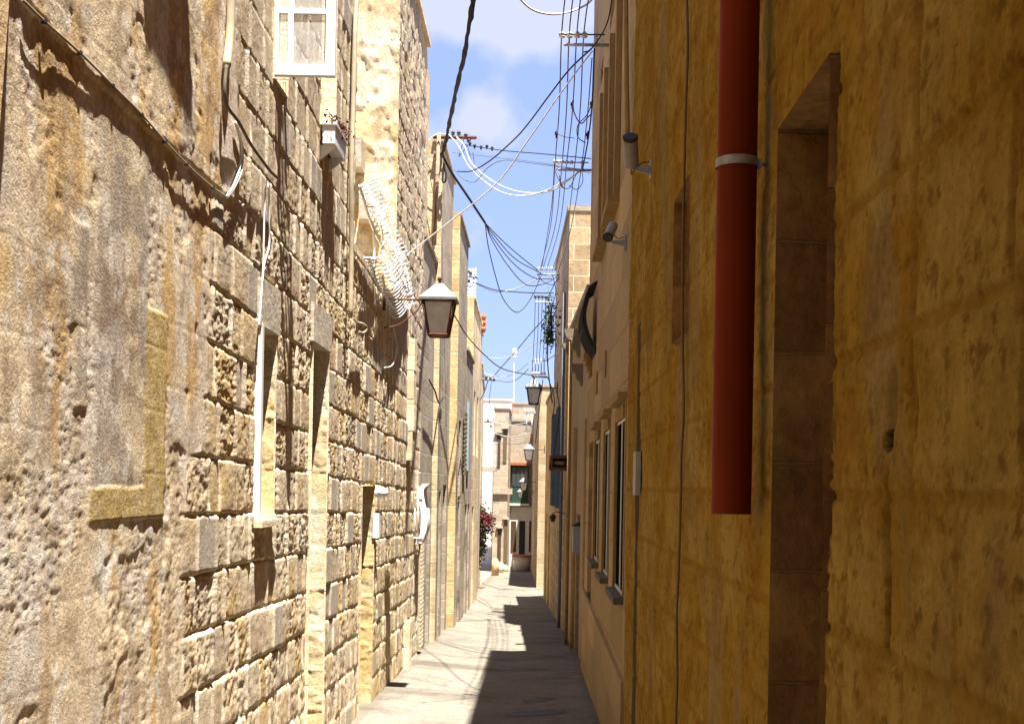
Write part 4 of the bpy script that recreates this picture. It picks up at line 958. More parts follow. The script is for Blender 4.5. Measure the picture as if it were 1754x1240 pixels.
# ------------------------------------------------------------------ bellied dark iron balcony
ib = thing('iron_balcony', at(1012, 545, 13.8), 'black bellied iron window cage bulging from the peach wall', 'balcony')
pts_ = [(0, 0), (.07, -.06), (.11, -.17), (.14, -.33), (.125, -.47), (.07, -.62), (0, -.73)]
top = onx(1017, 482, XR); yb = 13.8; zb = at(1013, 482, yb).z; mb = MB()
prof = smooth_path([(XR+.01-d*1.15, 0, zb+e*1.08) for d, e in pts_], 4)
for i in range(7):
    yy_ = yb+i*.16; mb.tube([(p.x, yy_, p.z) for p in prof], .014, 6)
for p in prof[::8]: mb.tube([(p.x, yb, p.z), (p.x, yb+.96, p.z)], .012, 6)
mb.build('bars', IRON, ib)
mb = MB()
for a_, b_ in zip(prof[8:-1], prof[9:]): mb.quad((a_.x+.01, yb+.0, a_.z), (b_.x+.01, yb+.0, b_.z), (b_.x+.01, yb+.96, b_.z), (a_.x+.01, yb+.96, a_.z)); mb.quad((a_.x+.012, yb+.005, a_.z), (b_.x+.012, yb+.005, b_.z), (a_.x+.05+.01, yb+.005, b_.z) if False else (b_.x+.045, yb+.005, b_.z), (a_.x+.045, yb+.005, a_.z))
mb.build('basket', IRON, ib)
mb = MB(); u_, z_ = fB.hit(1013, 640)
for i in range(4): fB.box(mb, u_-.18, u_+.18, .003, .10-i*.022, z_+.17-i*.07, z_+.235-i*.07)
mb.build('stone_console', SILL, ib)
# ------------------------------------------------------------------ insulator brackets
def bracket(pts_arm, ins, d, label, armr=.016, mat_arm=GALV, mat_ins=PORC, rail=None, ir=.030, post=None):
    A_ = at(*pts_arm[0], d); B_ = at(*pts_arm[1], d)
    t = thing('insulator_bracket', B_, label, 'wire bracket', 'wire brackets on the house walls')
    mb = MB(); mb.tube([A_, B_], armr, 8); mb.ball(A_, armr, 8, 4); mb.build('arm', mat_arm, t)
    if rail: mb = MB(); mb.tube([at(*rail[0], d), at(*rail[1], d)], armr*.45, 6); mb.build('rail', IRON, t)
    for (px, py) in ins:
        c = at(px, py, d); mb = MB()
        prof = [(.2, -1.2), (.75, -1.05), (1., -.75), (.62, -.42), (.62, -.2), (1., .1), (1., .4), (.55, .75), (.35, 1.15)]
        mb.tube([(c.x, c.y, c.z+e*ir*.8) for r_, e in prof], [r_*ir for r_, e in prof], 10); mb.build('insulator', mat_ins, t)
    for (p0_, p1_) in (post or []):
        mb = MB(); mb.tube([at(*p0_, d), at(*p1_, d)], armr*.6, 6); mb.build('post', mat_arm, t)
    return t
bracket(((968, 77), (1046, 78)), [(963, 60), (976, 60), (989, 60), (1001, 60)], 11.5, 'nearest right wall bracket with white insulators on a silver arm', rail=((957, 60), (1036, 60)), ir=.032, post=[((975, 60), (975, 76)), ((1022, 60), (1022, 78))])
bracket(((957, 291), (1013, 292)), [(950, 277), (957, 277), (963, 277), (971, 278), (979, 278), (998, 278)], 15.5, 'second right wall bracket, silver arm hung with looping cables', rail=((948, 278), (1008, 279)), ir=.027, post=[((998, 278), (998, 291))])
bracket(((921, 470), (958, 471)), [(922, 461), (929, 461), (937, 461), (945, 461)], 23, 'third right wall bracket, short, where the black wires fan in', ir=.035, rail=((919, 463), (952, 463)))
bracket(((916, 517), (946, 518)), [(917, 508), (923, 508), (929, 508), (935, 509)], 24.5, 'fourth bracket, just below the fanned wires', mat_ins=PORCB, mat_arm=WHITEM, ir=.035, rail=((914, 510), (945, 510)))
bracket(((912, 645), (938, 646)), [(913, 640), (918, 640), (923, 640), (928, 640), (933, 640)], 27, 'tall wire frame with upright rods above the second lantern', ir=.036, armr=.02, mat_arm=GALV, rail=((911, 618), (940, 618)),
        post=[((x_, 614), (x_, 642)) for x_ in (912, 917, 922, 927, 932)])
bracket(((898, 706), (917, 707)), [(899, 704), (904, 704), (909, 704), (914, 704)], 36, 'far ladder of white insulators on the right', ir=.05, armr=.025, mat_arm=WHITEM, rail=((897, 728), (912, 729)), post=[((902, 706), (902, 740)), ((911, 706), (911, 742))])
bracket(((814, 236), (742, 235)), [(776, 228), (786, 228), (803, 241), (798, 232)], 18.9, 'rusty pipe crossarm on the left pole with dark insulators', mat_arm=RUST, mat_ins=PORCB, armr=.028, ir=.035)
bracket(((818, 475), (785, 473)), [(802, 465), (806, 468), (803, 481)], 25, 'left wall bracket with angled strut near the white louvres', mat_ins=PORCB, armr=.022, ir=.04)
bracket(((850, 650), (824, 650)), [(833, 646), (840, 648), (846, 650)], 34, 'small left bracket tangled with cable below the terracotta pot', mat_ins=PORCB, armr=.03, ir=.05)
bracket(((843, 723), (829, 722)), [(836, 720), (841, 730)], 44, 'farthest left bracket against the white house', mat_ins=PORCB, armr=.03, ir=.05)
# rusty upright pole at L3
mb = MB(); a = at(752, 228, 18.86); b = at(744, 420, 18.86); mb.tube([a, b], .030, 8); mb.tube([b, at(741, 640, 18.86)], .008, 6)
mb.box(a.x-.08, a.x+.06, a.y-.02, a.y+.08, at(750, 262, 18.86).z-.02, at(750, 262, 18.86).z+.02)
tag(mb.build('wire_pole', simple('rust_streaked_pole', (0.40, 0.27, 0.18), .8, 0, .5, 16)), 'rusty upright pole fixed to the corner of the golden left house', 'pole')
# ------------------------------------------------------------------ wires
def wire(pts, r, mat, label, group=None, n=8, wob=0.0, name='cable'):
    P = smooth_path([at(*p) for p in pts], n)
    rs = r
    if wob:
        P = [p+Vector((random.uniform(-wob, wob), 0, random.uniform(-wob, wob))) for p in P]; rs = [r*random.uniform(.75, 1.3) for _ in P]
    mb = MB(); mb.tube(P, rs, 6 if r < .012 else 8); return tag(mb.build(name, mat), label, 'cable', group)
wire([(815, -30, 13.4), (806, 30, 13.8), (795, 95, 14.8), (783, 150, 16), (771, 205, 17.5), (763, 245, 18.3), (757, 264, 18.7)], .026, BLACKC, 'thick taped black cable bundle rising from the pole out of the top of view', n=8, wob=.006)
wire([(757, 264, 18.7), (775, 298, 19), (800, 335, 19.6), (831, 382, 20.3)], .020, BLACKC, 'thick black cable descending right from the rusty pole')
fan = [((850, 402, 21), (880, 430, 22), (921, 463, 23)), ((846, 403, 21), (882, 443, 22), (926, 468, 23)), ((846, 410, 21), (880, 452, 22), (915, 476, 22.6), (945, 478, 23)), ((843, 412, 21), (870, 455, 22), (900, 487, 22.4), (930, 487, 22.8), (955, 474, 23)), ((836, 420, 21), (848, 470, 21.5), (862, 512, 22), (885, 535, 22.3), (907, 515, 22.6), (926, 475, 23))]
for p, l in zip(fan, ('uppermost of the black wires fanning to the third right bracket', 'second from top of the fanning black wires', 'middle wire of the black fan, ending right of the bracket', 'fourth black fan wire with a shallow belly', 'lowest black wire hanging in a deep loop below the fan')):
    wire([(831, 382, 20.3)]+list(p), .0085, BLACKC, l, 'black wires fanning out')
X = ((969, 962, 951, 934), (983, 975, 963, 938), (996, 988, 971, 945), (1011, 1000, 985, 955))
for i, (xs_, l) in enumerate(zip(X, ('leftmost of the four near power lines running down the street', 'second from the left of the four near power lines', 'third from the left of the four near power lines', 'rightmost of the four near power lines along the street'))):
    wire([(xs_[0]+3, -40, 10.6), (xs_[1], 60, 11.5), ((xs_[1]+xs_[2])/2+1.5, 185, 13.3), (xs_[2], 277, 15.5), ((xs_[2]+xs_[3])/2+1, 385, 18.6), (xs_[3]-8, 460, 23)], .0062, GREYC, l, 'power lines along the right wall')
for i, (a_, b_, l) in enumerate(((917, 913, 'leftmost of the five thin lines above the second lantern'), (923, 919, 'second of the five thin lines above the second lantern'), (929, 924, 'middle of the five thin lines above the second lantern'), (935, 930, 'fourth of the five thin lines above the second lantern'), (941, 935, 'rightmost of the five thin lines above the second lantern'))):
    wire([(a_, 508, 24.5), ((a_+b_)/2+.7, 560, 25.6), (b_, 616, 27)], .0065, GREYC, l, 'thin lines between the fourth bracket and the wire frame', 5)
wire([(690, 442, 13.4), (760, 388, 13.2), (850, 315, 12.6), (905, 240, 12.2), (950, 175, 11.9), (990, 120, 11.6), (1015, 88, 11.5)], .0065, WHITEC, 'long white cable running straight from the left wall up to the nearest bracket', n=6)
wire([(783, 294, 18), (808, 293, 17.5), (840, 275, 16), (880, 240, 14.6), (905, 212, 13.6), (940, 165, 12.6), (975, 120, 12), (1013, 84, 11.5)], .009, BLACKC, 'dark cable sweeping up from the left pole to the nearest right bracket', n=6)
wire([(778, 290, 18.8), (795, 308, 18.5), (815, 311, 18), (835, 288, 17.4), (862, 275, 17), (905, 279, 16.4), (950, 285, 16), (1010, 292, 15.5)], .0055, GREYC, 'thin grey cable dipping then level to the second right bracket', n=6)
wire([(780, 233, 18.9), (795, 250, 18.7), (808, 280, 18.4), (840, 308, 17.8), (878, 326, 17), (920, 331, 16.4), (955, 322, 16), (995, 292, 15.5)], .0085, WHITEC, 'upper of two sagging white cables between left pole and second right bracket', 'pair of sagging white cables')
wire([(768, 230, 18.9), (785, 250, 18.7), (803, 285, 18.4), (835, 315, 17.8), (870, 333, 17), (912, 334, 16.4), (958, 316, 16), (1000, 290, 15.5)], .0085, WHITEC, 'lower of two sagging white cables between left pole and second right bracket', 'pair of sagging white cables')
wire([(768, 230, 18.8), (745, 232, 18.8), (731, 248, 18.8), (728, 272, 18.8)], .008, WHITEC, 'short white cable loop curling left off the rusty pole')
wire([(728, 272, 18.8), (738, 292, 18.8), (750, 300, 18.8), (756, 285, 18.8), (757, 268, 18.8)], .006, BLACKC, 'black cable loop hanging left of the rusty pole')
wire([(760, 280, 18.8), (764, 300, 18.8), (762, 312, 18.8), (758, 308, 18.8), (760, 285, 18.8)], .016, BLACKC, 'short fat black cable coil hanging at the pole')
wire([(795, 248, 18.8), (860, 258, 17.6), (930, 264, 16.6), (1012, 272, 15.7)], .0075, BLACKC, 'black line strung level across the alley to the right, uppermost of three')
wire([(775, 262, 18.8), (850, 270, 17.6), (930, 280, 16.6), (1012, 297, 15.7)], .004, GREYC, 'thinnest grey line crossing the alley just under the black one')
for i_, (px, py) in enumerate(((805, 246), (813, 250), (824, 252), (834, 251), (843, 254))):
    p = at(px, py, 18.4); mb = MB(); mb.ball(p, .024, 8, 6, (1, 1, 1.1)); mb.ball((p.x, p.y, p.z-.03), .015, 6, 4)
    tag(mb.build('wire_clamp', BLACKC), ('leftmost', 'second', 'middle', 'fourth', 'rightmost')[i_]+' of the small dark strain clamps on the level black line', 'clamp', 'strain clamps on the level black line')
wire([(880, -12, 10.6), (910, 16, 10.8), (945, 25, 11), (978, 20, 11.2), (1005, 8, 11.3), (1020, -8, 11.3)], .0095, WHITEC, 'white cable sagging in an arc at the very top of the sky')
wire([(965, 322, 15.6), (952, 296, 15.6), (958, 285, 15.6)], .006, GREYC, 'short grey loop under the second right bracket arm')
wire([(958, 300, 15.5), (962, 320, 15.5), (975, 322, 15.5), (984, 305, 15.5), (990, 293, 15.5)], .005, BLACKC, 'dark hanging loop under the second right bracket, left one')
wire([(975, 318, 15.5), (988, 325, 15.5), (998, 312, 15.5), (997, 294, 15.5)], .005, BLACKC, 'dark hanging loop under the second right bracket, right one')
wire([(1000, 90, 11.6), (1014, 83, 11.5), (1040, 40, 11.2), (1052, -30, 11)], .007, BLACKC, 'black cable climbing the peach wall above the nearest bracket')
wire([(1018, 84, 12), (1014, 180, 13.2), (1008, 235, 14.2), (998, 290, 15.4)], .0085, BLACKC, 'dark drop cable along the edge of the peach house between two brackets')
wire([(981, 178, 13.2), (984, 195, 13.3), (995, 212, 13.5), (1006, 202, 13.8), (1014, 195, 13.8)], .007, GREYC, 'grey tap cable looping off the third power line', n=6)
wire([(1013, 180, 13.2), (1005, 198, 13.3), (990, 215, 13.5), (990, 235, 13.8), (1002, 245, 14)], .006, BLACKC, 'dark tap cable looping beside the peach house edge')
for (px, py, l) in ((980, 179, 'small clamp on the third power line'), (1013, 178, 'black clamp at the edge of the peach house, upper one'), (1006, 231, 'black clamp at the edge of the peach house, lower one'), (953, 229, 'reddish clamp on the leftmost power line')):
    p = at(px, py, 13.4); mb = MB(); mb.box(p.x-.017, p.x+.017, p.y-.02, p.y+.02, p.z-.014, p.z+.014); mb.tube([(p.x, p.y, p.z-.05), (p.x+.01, p.y, p.z+.04)], .012, 6); tag(mb.build('wire_clamp', BLACKC), l, 'clamp')
wire([(953, 229, 13.4), (968, 235, 13.4), (984, 237, 13.4)], .0035, RUST, 'short thin reddish wire between the power lines')
wire([(815, 485, 25), (845, 496, 24.6), (880, 500, 24.2), (920, 502, 24), (948, 502, 23.8)], .011, BLACKC, 'black cable crossing level below the fan wires')
wire([(815, 486, 25), (845, 499, 24.6), (875, 497, 24.2), (905, 486, 23.6), (925, 475, 23)], .008, WHITEC, 'white cable sagging beside the level black cable below the fan')
wire([(778, 540, 19), (800, 575, 21), (830, 608, 24), (862, 632, 26), (912, 643, 27)], .0105, BLACKC, 'dark cable falling from behind the near lantern to the wire frame')
wire([(845, 645, 33), (865, 622, 31), (885, 600, 29), (910, 570, 27), (942, 535, 24.8)], .0105, BLACKC, 'dark cable rising from the small left bracket to the plants on the right')
wire([(835, 613, 33), (862, 613, 31), (885, 607, 29), (915, 590, 27), (945, 568, 25)], .008, WHITEC, 'pale cable crossing the sky above the mast')
wire([(935, 618, 27), (955, 605, 26), (972, 590, 24.5)], .012, WHITEC, 'short white cable rising right from the wire frame')
wire([(848, 651, 34), (868, 654, 32), (885, 650, 30), (905, 632, 27.5)], .009, GREYC, 'thin grey cable hanging between small left bracket and wire frame')
wire([(830, 640, 33), (860, 645, 31), (882, 640, 29), (905, 622, 27.5)], .007, WHITEC, 'faint white cable just above the thin grey hanging one')
for i, (y0_, sg, l) in enumerate(((722, 6, 'topmost far pale cable near the white house'), (740, 8, 'middle far pale cable near the white house'), (756, 5, 'lowest far cable near the third lantern'))):
    wire([(832, y0_-6, 44), (850, y0_-2+sg*.6, 42), (875, y0_+sg, 39), (902, y0_+2, 36.5)], .010, WHITEC if i < 2 else GREYC, l, 'far cables over the street end')
wire([(952, 480, 23), (975, 495, 23), (966, 520, 23.2), (948, 545, 23.6), (950, 562, 23.7), (968, 578, 23.8)], .011, WHITEC, 'curly white cable on the sunlit yellow tower house')
wire([(948, 540, 23.4), (941, 560, 24), (938, 620, 24.5), (946, 690, 23)], .012, BLACKC, 'black cable running down by the slate blue shutters')
wire([(953, 560, 22.2), (950, 650, 22.2), (958, 700, 22.2), (949, 780, 22)], .009, BLACKC, 'dark loose cable hanging over the rusty box')
extra = [
 ([(1014, 100, 11.7), (1006, 200, 13.4), (994, 300, 15.6), (976, 400, 19), (956, 466, 23)], .006, GREYC, 'thin line sloping from the nearest bracket to the third, right of the four power lines'),
 ([(950, 277, 15.5), (944, 360, 18), (928, 460, 23)], .006, GREYC, 'thin line between second and third right brackets, left of the four power lines'),
 ([(958, 474, 23), (948, 490, 23.2), (940, 512, 24), (950, 530, 24), (957, 515, 23.6)], .008, BLACKC, 'tangled black loop under the third right bracket'),
 ([(946, 470, 23), (952, 500, 23.3), (944, 530, 24), (936, 570, 24.3)], .007, BLACKC, 'thin black cable dropping past the scrubby wall plant'),
 ([(921, 470, 23), (930, 482, 23.3), (946, 488, 23.4), (957, 478, 23.2)], .007, BLACKC, 'short black cable slung under the third right bracket arm'),
 ([(938, 646, 27), (945, 665, 26.5), (950, 690, 26), (946, 715, 26)], .010, BLACKC, 'black cable trailing off the wire frame beside the second lantern'),
 ([(930, 650, 27), (924, 700, 29), (917, 760, 31)], .009, BLACKC, 'black cable slanting down behind the second lantern'),
 ([(800, 475, 24.9), (790, 490, 24.9), (783, 510, 24.9), (778, 530, 24.9)], .010, BLACKC, 'dark cable strut falling left from the bracket by the white louvres'),
 ([(806, 468, 25), (812, 480, 25), (806, 492, 25), (798, 485, 25)], .008, BLACKC, 'small dark loop on the bracket by the white louvres'),
 ([(795, 236, 18.8), (790, 255, 18.8), (786, 268, 18.8), (792, 262, 18.8), (800, 250, 18.8)], .006, BLACKC, 'little black loop hanging under the rusty crossarm'),
 ([(800, 246, 18.6), (806, 268, 18.6), (812, 282, 18.5), (810, 262, 18.5)], .005, GREYC, 'thin grey loop hanging beside the strain clamps'),
 ([(736, 300, 18.8), (746, 360, 18.8), (741, 420, 18.8), (748, 470, 18.8)], .006, BLACKC, 'loose dark cable running down the rusty pole'),
 ([(836, 652, 34), (828, 675, 34), (818, 690, 34), (812, 688, 34)], .012, BLACKC, 'dark cable bundle sagging below the small left bracket'),
 ([(842, 652, 34), (838, 690, 34.5), (840, 730, 35)], .007, GREYC, 'thin grey cable dropping straight from the small left bracket'),
]
for p_, r_, m_, l_ in extra: wire(p_, r_, m_, l_)
# ------------------------------------------------------------------ left wall fittings
def wallwire(pts, r, mat, label, off=.02, name='cable', group=None, n=8, cat='cable', loop=None):
    P = smooth_path([onx(px, py, XL+off) for px, py in pts], n); mb = MB(); mb.tube(P, r, 8); return tag(mb.build(name, mat), label, cat, group)
wallwire([(38, 0), (75, 36), (137, 91), (193, 147), (243, 197), (283, 243), (320, 282), (360, 318), (388, 338)], .0045, simple('flat_grey_cable', (0.30, 0.25, 0.17), .7), 'thin clipped cable running diagonally down the plastered wall at upper left', .017, n=6)
CL = ('first', 'second', 'third', 'fourth', 'fifth', 'sixth', 'lowest')
for i, (px, py) in enumerate(((76, 37), (137, 91), (193, 147), (243, 197), (283, 243), (320, 282), (365, 322))):
    p = onx(px, py, XL+.018); mb = MB(); mb.box(p.x-.012, p.x+.006, p.y-.009, p.y+.009, p.z-.006, p.z+.006); tag(mb.build('cable_clip', IRON), CL[i]+' black clip from the top left on the thin diagonal cable', 'clip', 'clips on the diagonal cable')
wallwire([(397, -30), (394, 60), (388, 114)], .022, CREAMC, 'cream vertical conduit beside the plastered wall, upper left', .04, 'conduit', cat='pipe')
wallwire([(388, 113), (385, 150), (387, 176), (394, 190), (408, 208), (428, 245), (444, 268), (462, 292), (474, 304)], .009, simple('dusty_brown_cable', (.14, .11, .075), .8, 0, .4), 'bundle of dark cable bending from the conduit down across the stones', .05)
wallwire([(402, 209), (411, 245), (411, 285), (400, 318), (388, 337)], .0055, WHITEC, 'left white drop cable of the looped pair under the conduit', .03, group='pair of white drop cables')
wallwire([(404, 209), (415, 250), (414, 290), (402, 320), (389, 339)], .0055, WHITEC, 'right white drop cable of the looped pair under the conduit', .03, group='pair of white drop cables')
wallwire([(460, 315), (461, 380), (461, 420), (453, 450), (449, 485)], .0055, WHITEC, 'white cable hanging above the low narrow window, right of two', .03)
wallwire([(454, 320), (452, 400), (451, 450), (448, 500), (443, 560)], .0055, WHITEC, 'white cable hanging above the low narrow window, left of two', .03)
wallwire([(612, -20), (608, 60), (605, 180), (602, 300), (602, 420), (600, 545)], .020, CREAMC, 'tall beige pipe at the corner of the near left house', .05, 'wall_pipe', cat='pipe')
wallwire([(604, 545), (612, 552), (622, 555), (628, 562), (622, 570), (614, 568)], .010, CREAMC, 'hooked end of beige hose below the tall pipe', .07)
wallwire([(672, 555), (678, 580), (680, 600), (672, 625), (658, 630)], .006, WHITEC, 'thin pale cable curling below the rope ornament', .05)
wallwire([(735, 650), (745, 670), (752, 690), (760, 680)], .012, BLACKC, 'short twisted black cable left of the narrow grey doors', .10)
# flower box
fb = onx(547, 262, XL); t = thing('flower_box', fb, 'white plastic flower box with dry brown plants under the second upper left window', 'flower box')
bx0 = fb.y; zc = onx(560, 262, XL).z; mb = MB()
fbz1 = zc+.115; fbz0 = zc-.015
mb.slab([(XL+.02, bx0), (XL+.11, bx0), (XL+.11, bx0+.5), (XL+.02, bx0+.5)], fbz0, fbz1); mb.slab([(XL+.012, bx0-.012), (XL+.122, bx0-.012), (XL+.122, bx0+.512), (XL+.012, bx0+.512)], fbz1+.001, fbz1+.02); mb.build('trough', WHITE, t)
for yy_ in (bx0+.05, bx0+.40): mb = MB(); mb.slab([(XL-.01, yy_), (XL+.10, yy_), (XL+.10, yy_+.02), (XL-.01, yy_+.02)], [fbz0-.11, fbz0-.02, fbz0-.02, fbz0-.11], fbz0-.001); mb.build('bracket', WHITEM, t)
DRY = simple('dry_brown_leaves', (0.13, 0.055, 0.03), .9, 0, .6, 40)
def leaves(c, ext, n, s, mat, name, parent=None, label=None, seed=1):
    rg = random.Random(seed); mb = MB()
    for _ in range(n):
        p = Vector((c[0]+rg.gauss(0, ext[0]), c[1]+rg.gauss(0, ext[1]), c[2]+rg.gauss(0, ext[2])))
        a_ = Vector((rg.uniform(-1, 1), rg.uniform(-1, 1), rg.uniform(-1, 1))).normalized(); b_ = a_.cross(Vector((rg.uniform(-1, 1), rg.uniform(-1, 1), rg.uniform(-1, 1)))).normalized(); k = s*rg.uniform(.6, 1.3)
        mb.poly([p-a_*k, p+b_*k*.55, p+a_*k, p-b_*k*.5+Vector((0, 0, k*.2))])
    return mb.build(name, mat, parent)
leaves((XL+.09, bx0+.28, fbz1+.045), (.03, .15, .022), 520, .014, DRY, 'plants', t, seed=3)
# bulkhead lamp and intercom
p = onx(641, 843, XL); t = thing('wall_light', p, 'white round bulkhead light beside the ochre doorway', 'wall light')
mb = MB(); mb.ball((XL+.075, p.y, p.z), .055, 14, 10, (1.15, 1, .95)); mb.build('dome', WHITE, t); mb = MB(); mb.tube([(XL-.01, p.y, p.z), (XL+.03, p.y, p.z)], .05, 14); mb.build('base', WHITEM, t)
p = onx(639, 900, XL); mb = MB(); mb.box(XL+.0, XL+.06, p.y-.03, p.y+.09, p.z-.12, p.z+.12); tag(mb.build('letterbox', WHITE), 'slim white letterbox under the round bulkhead light', 'letterbox')
# bellied white guard
t = thing('window_grille', onx(712, 880, XL), 'white bellied metal window grille projecting beside the courtyard wall doors', 'window grille')
d = 16.2; mb = MB()
pr_ = smooth_path([at(722, 930, d), at(731, 905, d), at(731, 880, d), at(727, 858, d), at(726, 838, d), at(736, 828, d)], 6)
pr2 = smooth_path([at(711, 932, d), at(719, 915, d), at(721, 880, d), at(717, 855, d), at(716, 838, d), at(724, 828, d)], 6)
for (a_, b_), (c_, e_) in zip(zip(pr2[:-1], pr2[1:]), zip(pr_[:-1], pr_[1:])): mb.quad(a_, c_, e_, b_); o_ = Vector((0, .5, 0)); mb.quad(a_+o_, c_+o_, e_+o_, b_+o_); mb.quad(c_, e_, e_+o_, c_+o_)
mb.build('belly_panel', WHITEM, t)
mb = MB(); 
for yy_ in (853, 921): mb.tube([at(707, yy_, d), at(724, yy_+1, d)], .012, 6)
mb.tube([at(716, 832, d), at(716, 930, d)], .012, 6); mb.tube([at(711, 870, d), at(711, 921, d)], .006, 6); mb.build('bars', WHITEM, t)
# ------------------------------------------------------------------ white rope-light ornament (wicker like coils)
t = thing('street_ornament', at(655, 430, 12.9), 'white coiled rope ornament hanging from the left wall above the nearest lantern', 'street decoration')
ROPE = simple('white_rope', (0.85, 0.84, 0.82), .6, 0, .15)
XO = -1.50
def coil(p0_, p1_, w0_, w1_, turns, r, mid=None, name='coil', tilt=.3, xo=XO):
    A_, B_ = onx(*p0_, xo), onx(*p1_, xo); mb = MB(); P = []
    n_ = turns*14
    for i in range(n_+1):
        s_ = i/n_; px_ = p0_[0]*(1-s_)+p1_[0]*s_; py_ = p0_[1]*(1-s_)+p1_[1]*s_; c_ = onx(px_, py_, xo)
        wd = (w0_*(1-s_)+w1_*s_)*(mid(s_) if mid else 1)*c_.y/F; an = 2*math.pi*turns*s_
        P.append(c_+Vector((math.cos(an)*wd, math.sin(an)*wd*.8, (.35*math.cos(an)+tilt*math.sin(an))*wd)))
    mb.tube(P, r, 5); mb.build(name, ROPE, t)
coil((631, 310), (664, 372), 15, 12, 10, .0065)
coil((654, 366), (690, 440), 12, 10, 11, .007)
coil((619, 325), (678, 440), 6, 8, 15, .0065)
coil((678, 440), (703, 522), 16, 9, 10, .0075, lambda s: 1-.1*s)
def rib(px0, py0, px1, py1, sag, r, mb):
    pts = []
    for k in range(9):
        q = k/8; px_ = px0+(px1-px0)*q; py_ = py0+(py1-py0)*q+sag*4*q*(1-q)
        pts.append(onx(px_, py_, -1.535+.07*math.sin(math.pi*q)))
    mb.tube(smooth_path(pts, 3), r, 5)
for (a0_, a1_, b0_, b1_, n_, sag) in (((622, 440), (652, 500), (684, 412), (697, 470), 10, 14), ((654, 494), (668, 540), (697, 462), (705, 510), 10, 16), ((650, 455), (663, 480), (672, 440), (682, 470), 5, 6)):
    mb = MB()
    for i in range(n_):
        q = i/(n_-1); rib(a0_[0]+(a1_[0]-a0_[0])*q, a0_[1]+(a1_[1]-a0_[1])*q, b0_[0]+(b1_[0]-b0_[0])*q, b0_[1]+(b1_[1]-b0_[1])*q, sag, .0062, mb)
    tag(mb.build('rib_net', ROPE, t), kind='stuff')
for pts in (((640, 395), (641, 430), (640, 465), (652, 500)), ((616, 318), (640, 395), (672, 450), (705, 512)), ((690, 440), (701, 470), (707, 505), (700, 532)), ((655, 470), (660, 500), (668, 520), (684, 538)), ((650, 380), (655, 410), (650, 440), (622, 442))):
    mb = MB(); mb.tube(smooth_path([onx(a_, b_, XO) for a_, b_ in pts], 6), .012, 6); mb.build('spine', ROPE, t)
# ------------------------------------------------------------------ bougainvillea at far left, plants on right
GRN = simple('climber_leaf_green', (0.045, 0.07, 0.025), .8, 0, .5, 20); MAG = simple('magenta_bracts', (0.14, 0.022, 0.025), .7, 0, .4, 15)
t = thing('climbing_plant', at(825, 970, 38), 'red flowering bougainvillea with dark foliage climbing the far left wall', 'plant')
for k, (px, py, ex, n_) in enumerate(((822, 880, (.10, .15, .16), 500), (826, 905, (.14, .2, .2), 700), (822, 935, (.09, .2, .18), 500), (818, 960, (.05, .15, .18), 200))):
    leaves(at(px, py, 38), ex, n_, .05, GRN, 'foliage', t, seed=k+10)
for k, (px, py, ex, n_) in enumerate(((826, 886, (.14, .15, .08), 420), (836, 893, (.1, .15, .1), 300), (820, 925, (.06, .15, .1), 60))):
    leaves(at(px, py, 37.8), ex, n_, .05, MAG, 'flowers', t, seed=k+20)
mb = MB(); mb.tube(smooth_path([at(815, 1003, 38), at(817, 960, 38), at(820, 920, 38), at(822, 880, 38)], 5), .03, 6); mb.build('stem', simple('climber_bark', (.12, .08, .05), .9), t)
t = thing('wall_plant', at(944, 560, 24.2), 'scrubby green plant growing out of the right wall above the blue shutters', 'plant')
leaves(at(943, 545, 24.2), (.07, .2, .22), 320, .035, GRN, 'foliage', t, seed=31); leaves(at(940, 575, 24.2), (.06, .2, .12), 260, .035, GRN, 'foliage', t, seed=32)
mb = MB(); mb.tube(smooth_path([at(948, 590, 24.2), at(944, 560, 24.2), at(945, 520, 24.2)], 5), .015, 5); mb.build('stem', simple('plant_stem', (.12, .10, .05), .9), t)
# terracotta pot on parapet
t = thing('terracotta_pot', at(827, 552, 33), 'terracotta pots stacked at the edge of a far left parapet', 'pot')
mb = MB(); c = at(825, 550, 33)
for i in range(3): mb.tube([(c.x, c.y, c.z-.3+i*.16), (c.x, c.y, c.z-.16+i*.16)], [.10, .15], 10)
mb.build('pots', TERRA, t)
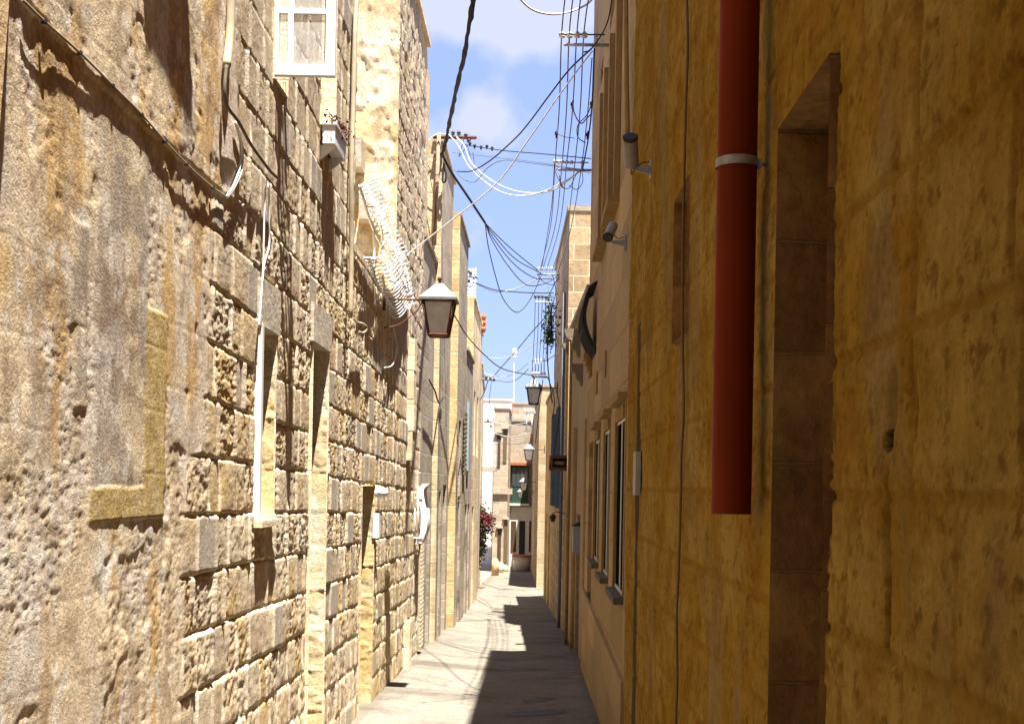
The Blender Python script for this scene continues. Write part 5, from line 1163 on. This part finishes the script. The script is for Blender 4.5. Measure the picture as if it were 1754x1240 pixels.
# ------------------------------------------------------------------ right wall fittings
def rwire(pts, r, mat, label, off=.012, name='cable', cat='cable', x=XR):
    P = smooth_path([onx(px, py, x-off) for px, py in pts], 8); mb = MB(); mb.tube(P, r, 8); return tag(mb.build(name, mat), label, cat)
rwire([(1176, -20), (1178, 80), (1175, 180), (1172, 300), (1170, 400), (1169, 560), (1171, 700), (1167, 780), (1166, 850), (1163, 960), (1159, 1060), (1160, 1160), (1157, 1250)], .006, simple('ochre_painted_cable', (0.17, 0.11, 0.045), .8), 'slack painted cable running the full height of the ochre wall', .016)
rwire([(1072, -20), (1073, 120), (1075, 230)], .018, SILL, 'ochre pipe at the joint of the ochre and peach houses, upper part', .03, 'wall_pipe', 'pipe')
mb = MB(); mb.tube([(.54, 19.3, -.8), (.54, 19.3, 4.0)], .03, 10); tag(mb.build('downpipe', SILL), 'thin ochre downpipe on the shaded low house just before the rusty box', 'downpipe')
mb = MB(); mb.tube([(.49, 22.2, -.85), (.49, 22.2, 5.2)], .032, 10); tag(mb.build('downpipe', simple('bluish_pipe', (0.14, 0.15, 0.17), .6)), 'pale bluish downpipe at the corner of the sunlit tower house', 'downpipe')
p = onx(991, 950, .62); t = thing('letterbox', p, 'grey letterbox on the shaded right wall near the pavement', 'letterbox')
mb = MB(); mb.box(.58, .69, 17.9, 18.15, p.z-.05, p.z+.35); mb.build('body', GALV, t); mb = MB(); mb.slab([(.56, 17.88), (.69, 17.88), (.69, 18.17), (.56, 18.17)], [p.z+.351]*4, [p.z+.36, p.z+.42, p.z+.42, p.z+.36]); mb.build('lid', IRON, t)
# small hanging lamp on C
p = at(947, 886, 21.8); t = thing('porch_lamp', p, 'tiny dark porch lamp on the right wall beneath the rusty box', 'wall lamp')
mb = MB(); mb.tube([(p.x, p.y, p.z-.08), (p.x, p.y, p.z+.02), (p.x, p.y, p.z+.06)], [.03, .06, .02], 8); mb.build('shade', IRON, t); mb = MB(); mb.tube([(p.x, p.y, p.z+.06), (p.x+.05, p.y, p.z+.1), (.56, p.y, p.z+.08)], .008, 6); mb.build('bracket', IRON, t)
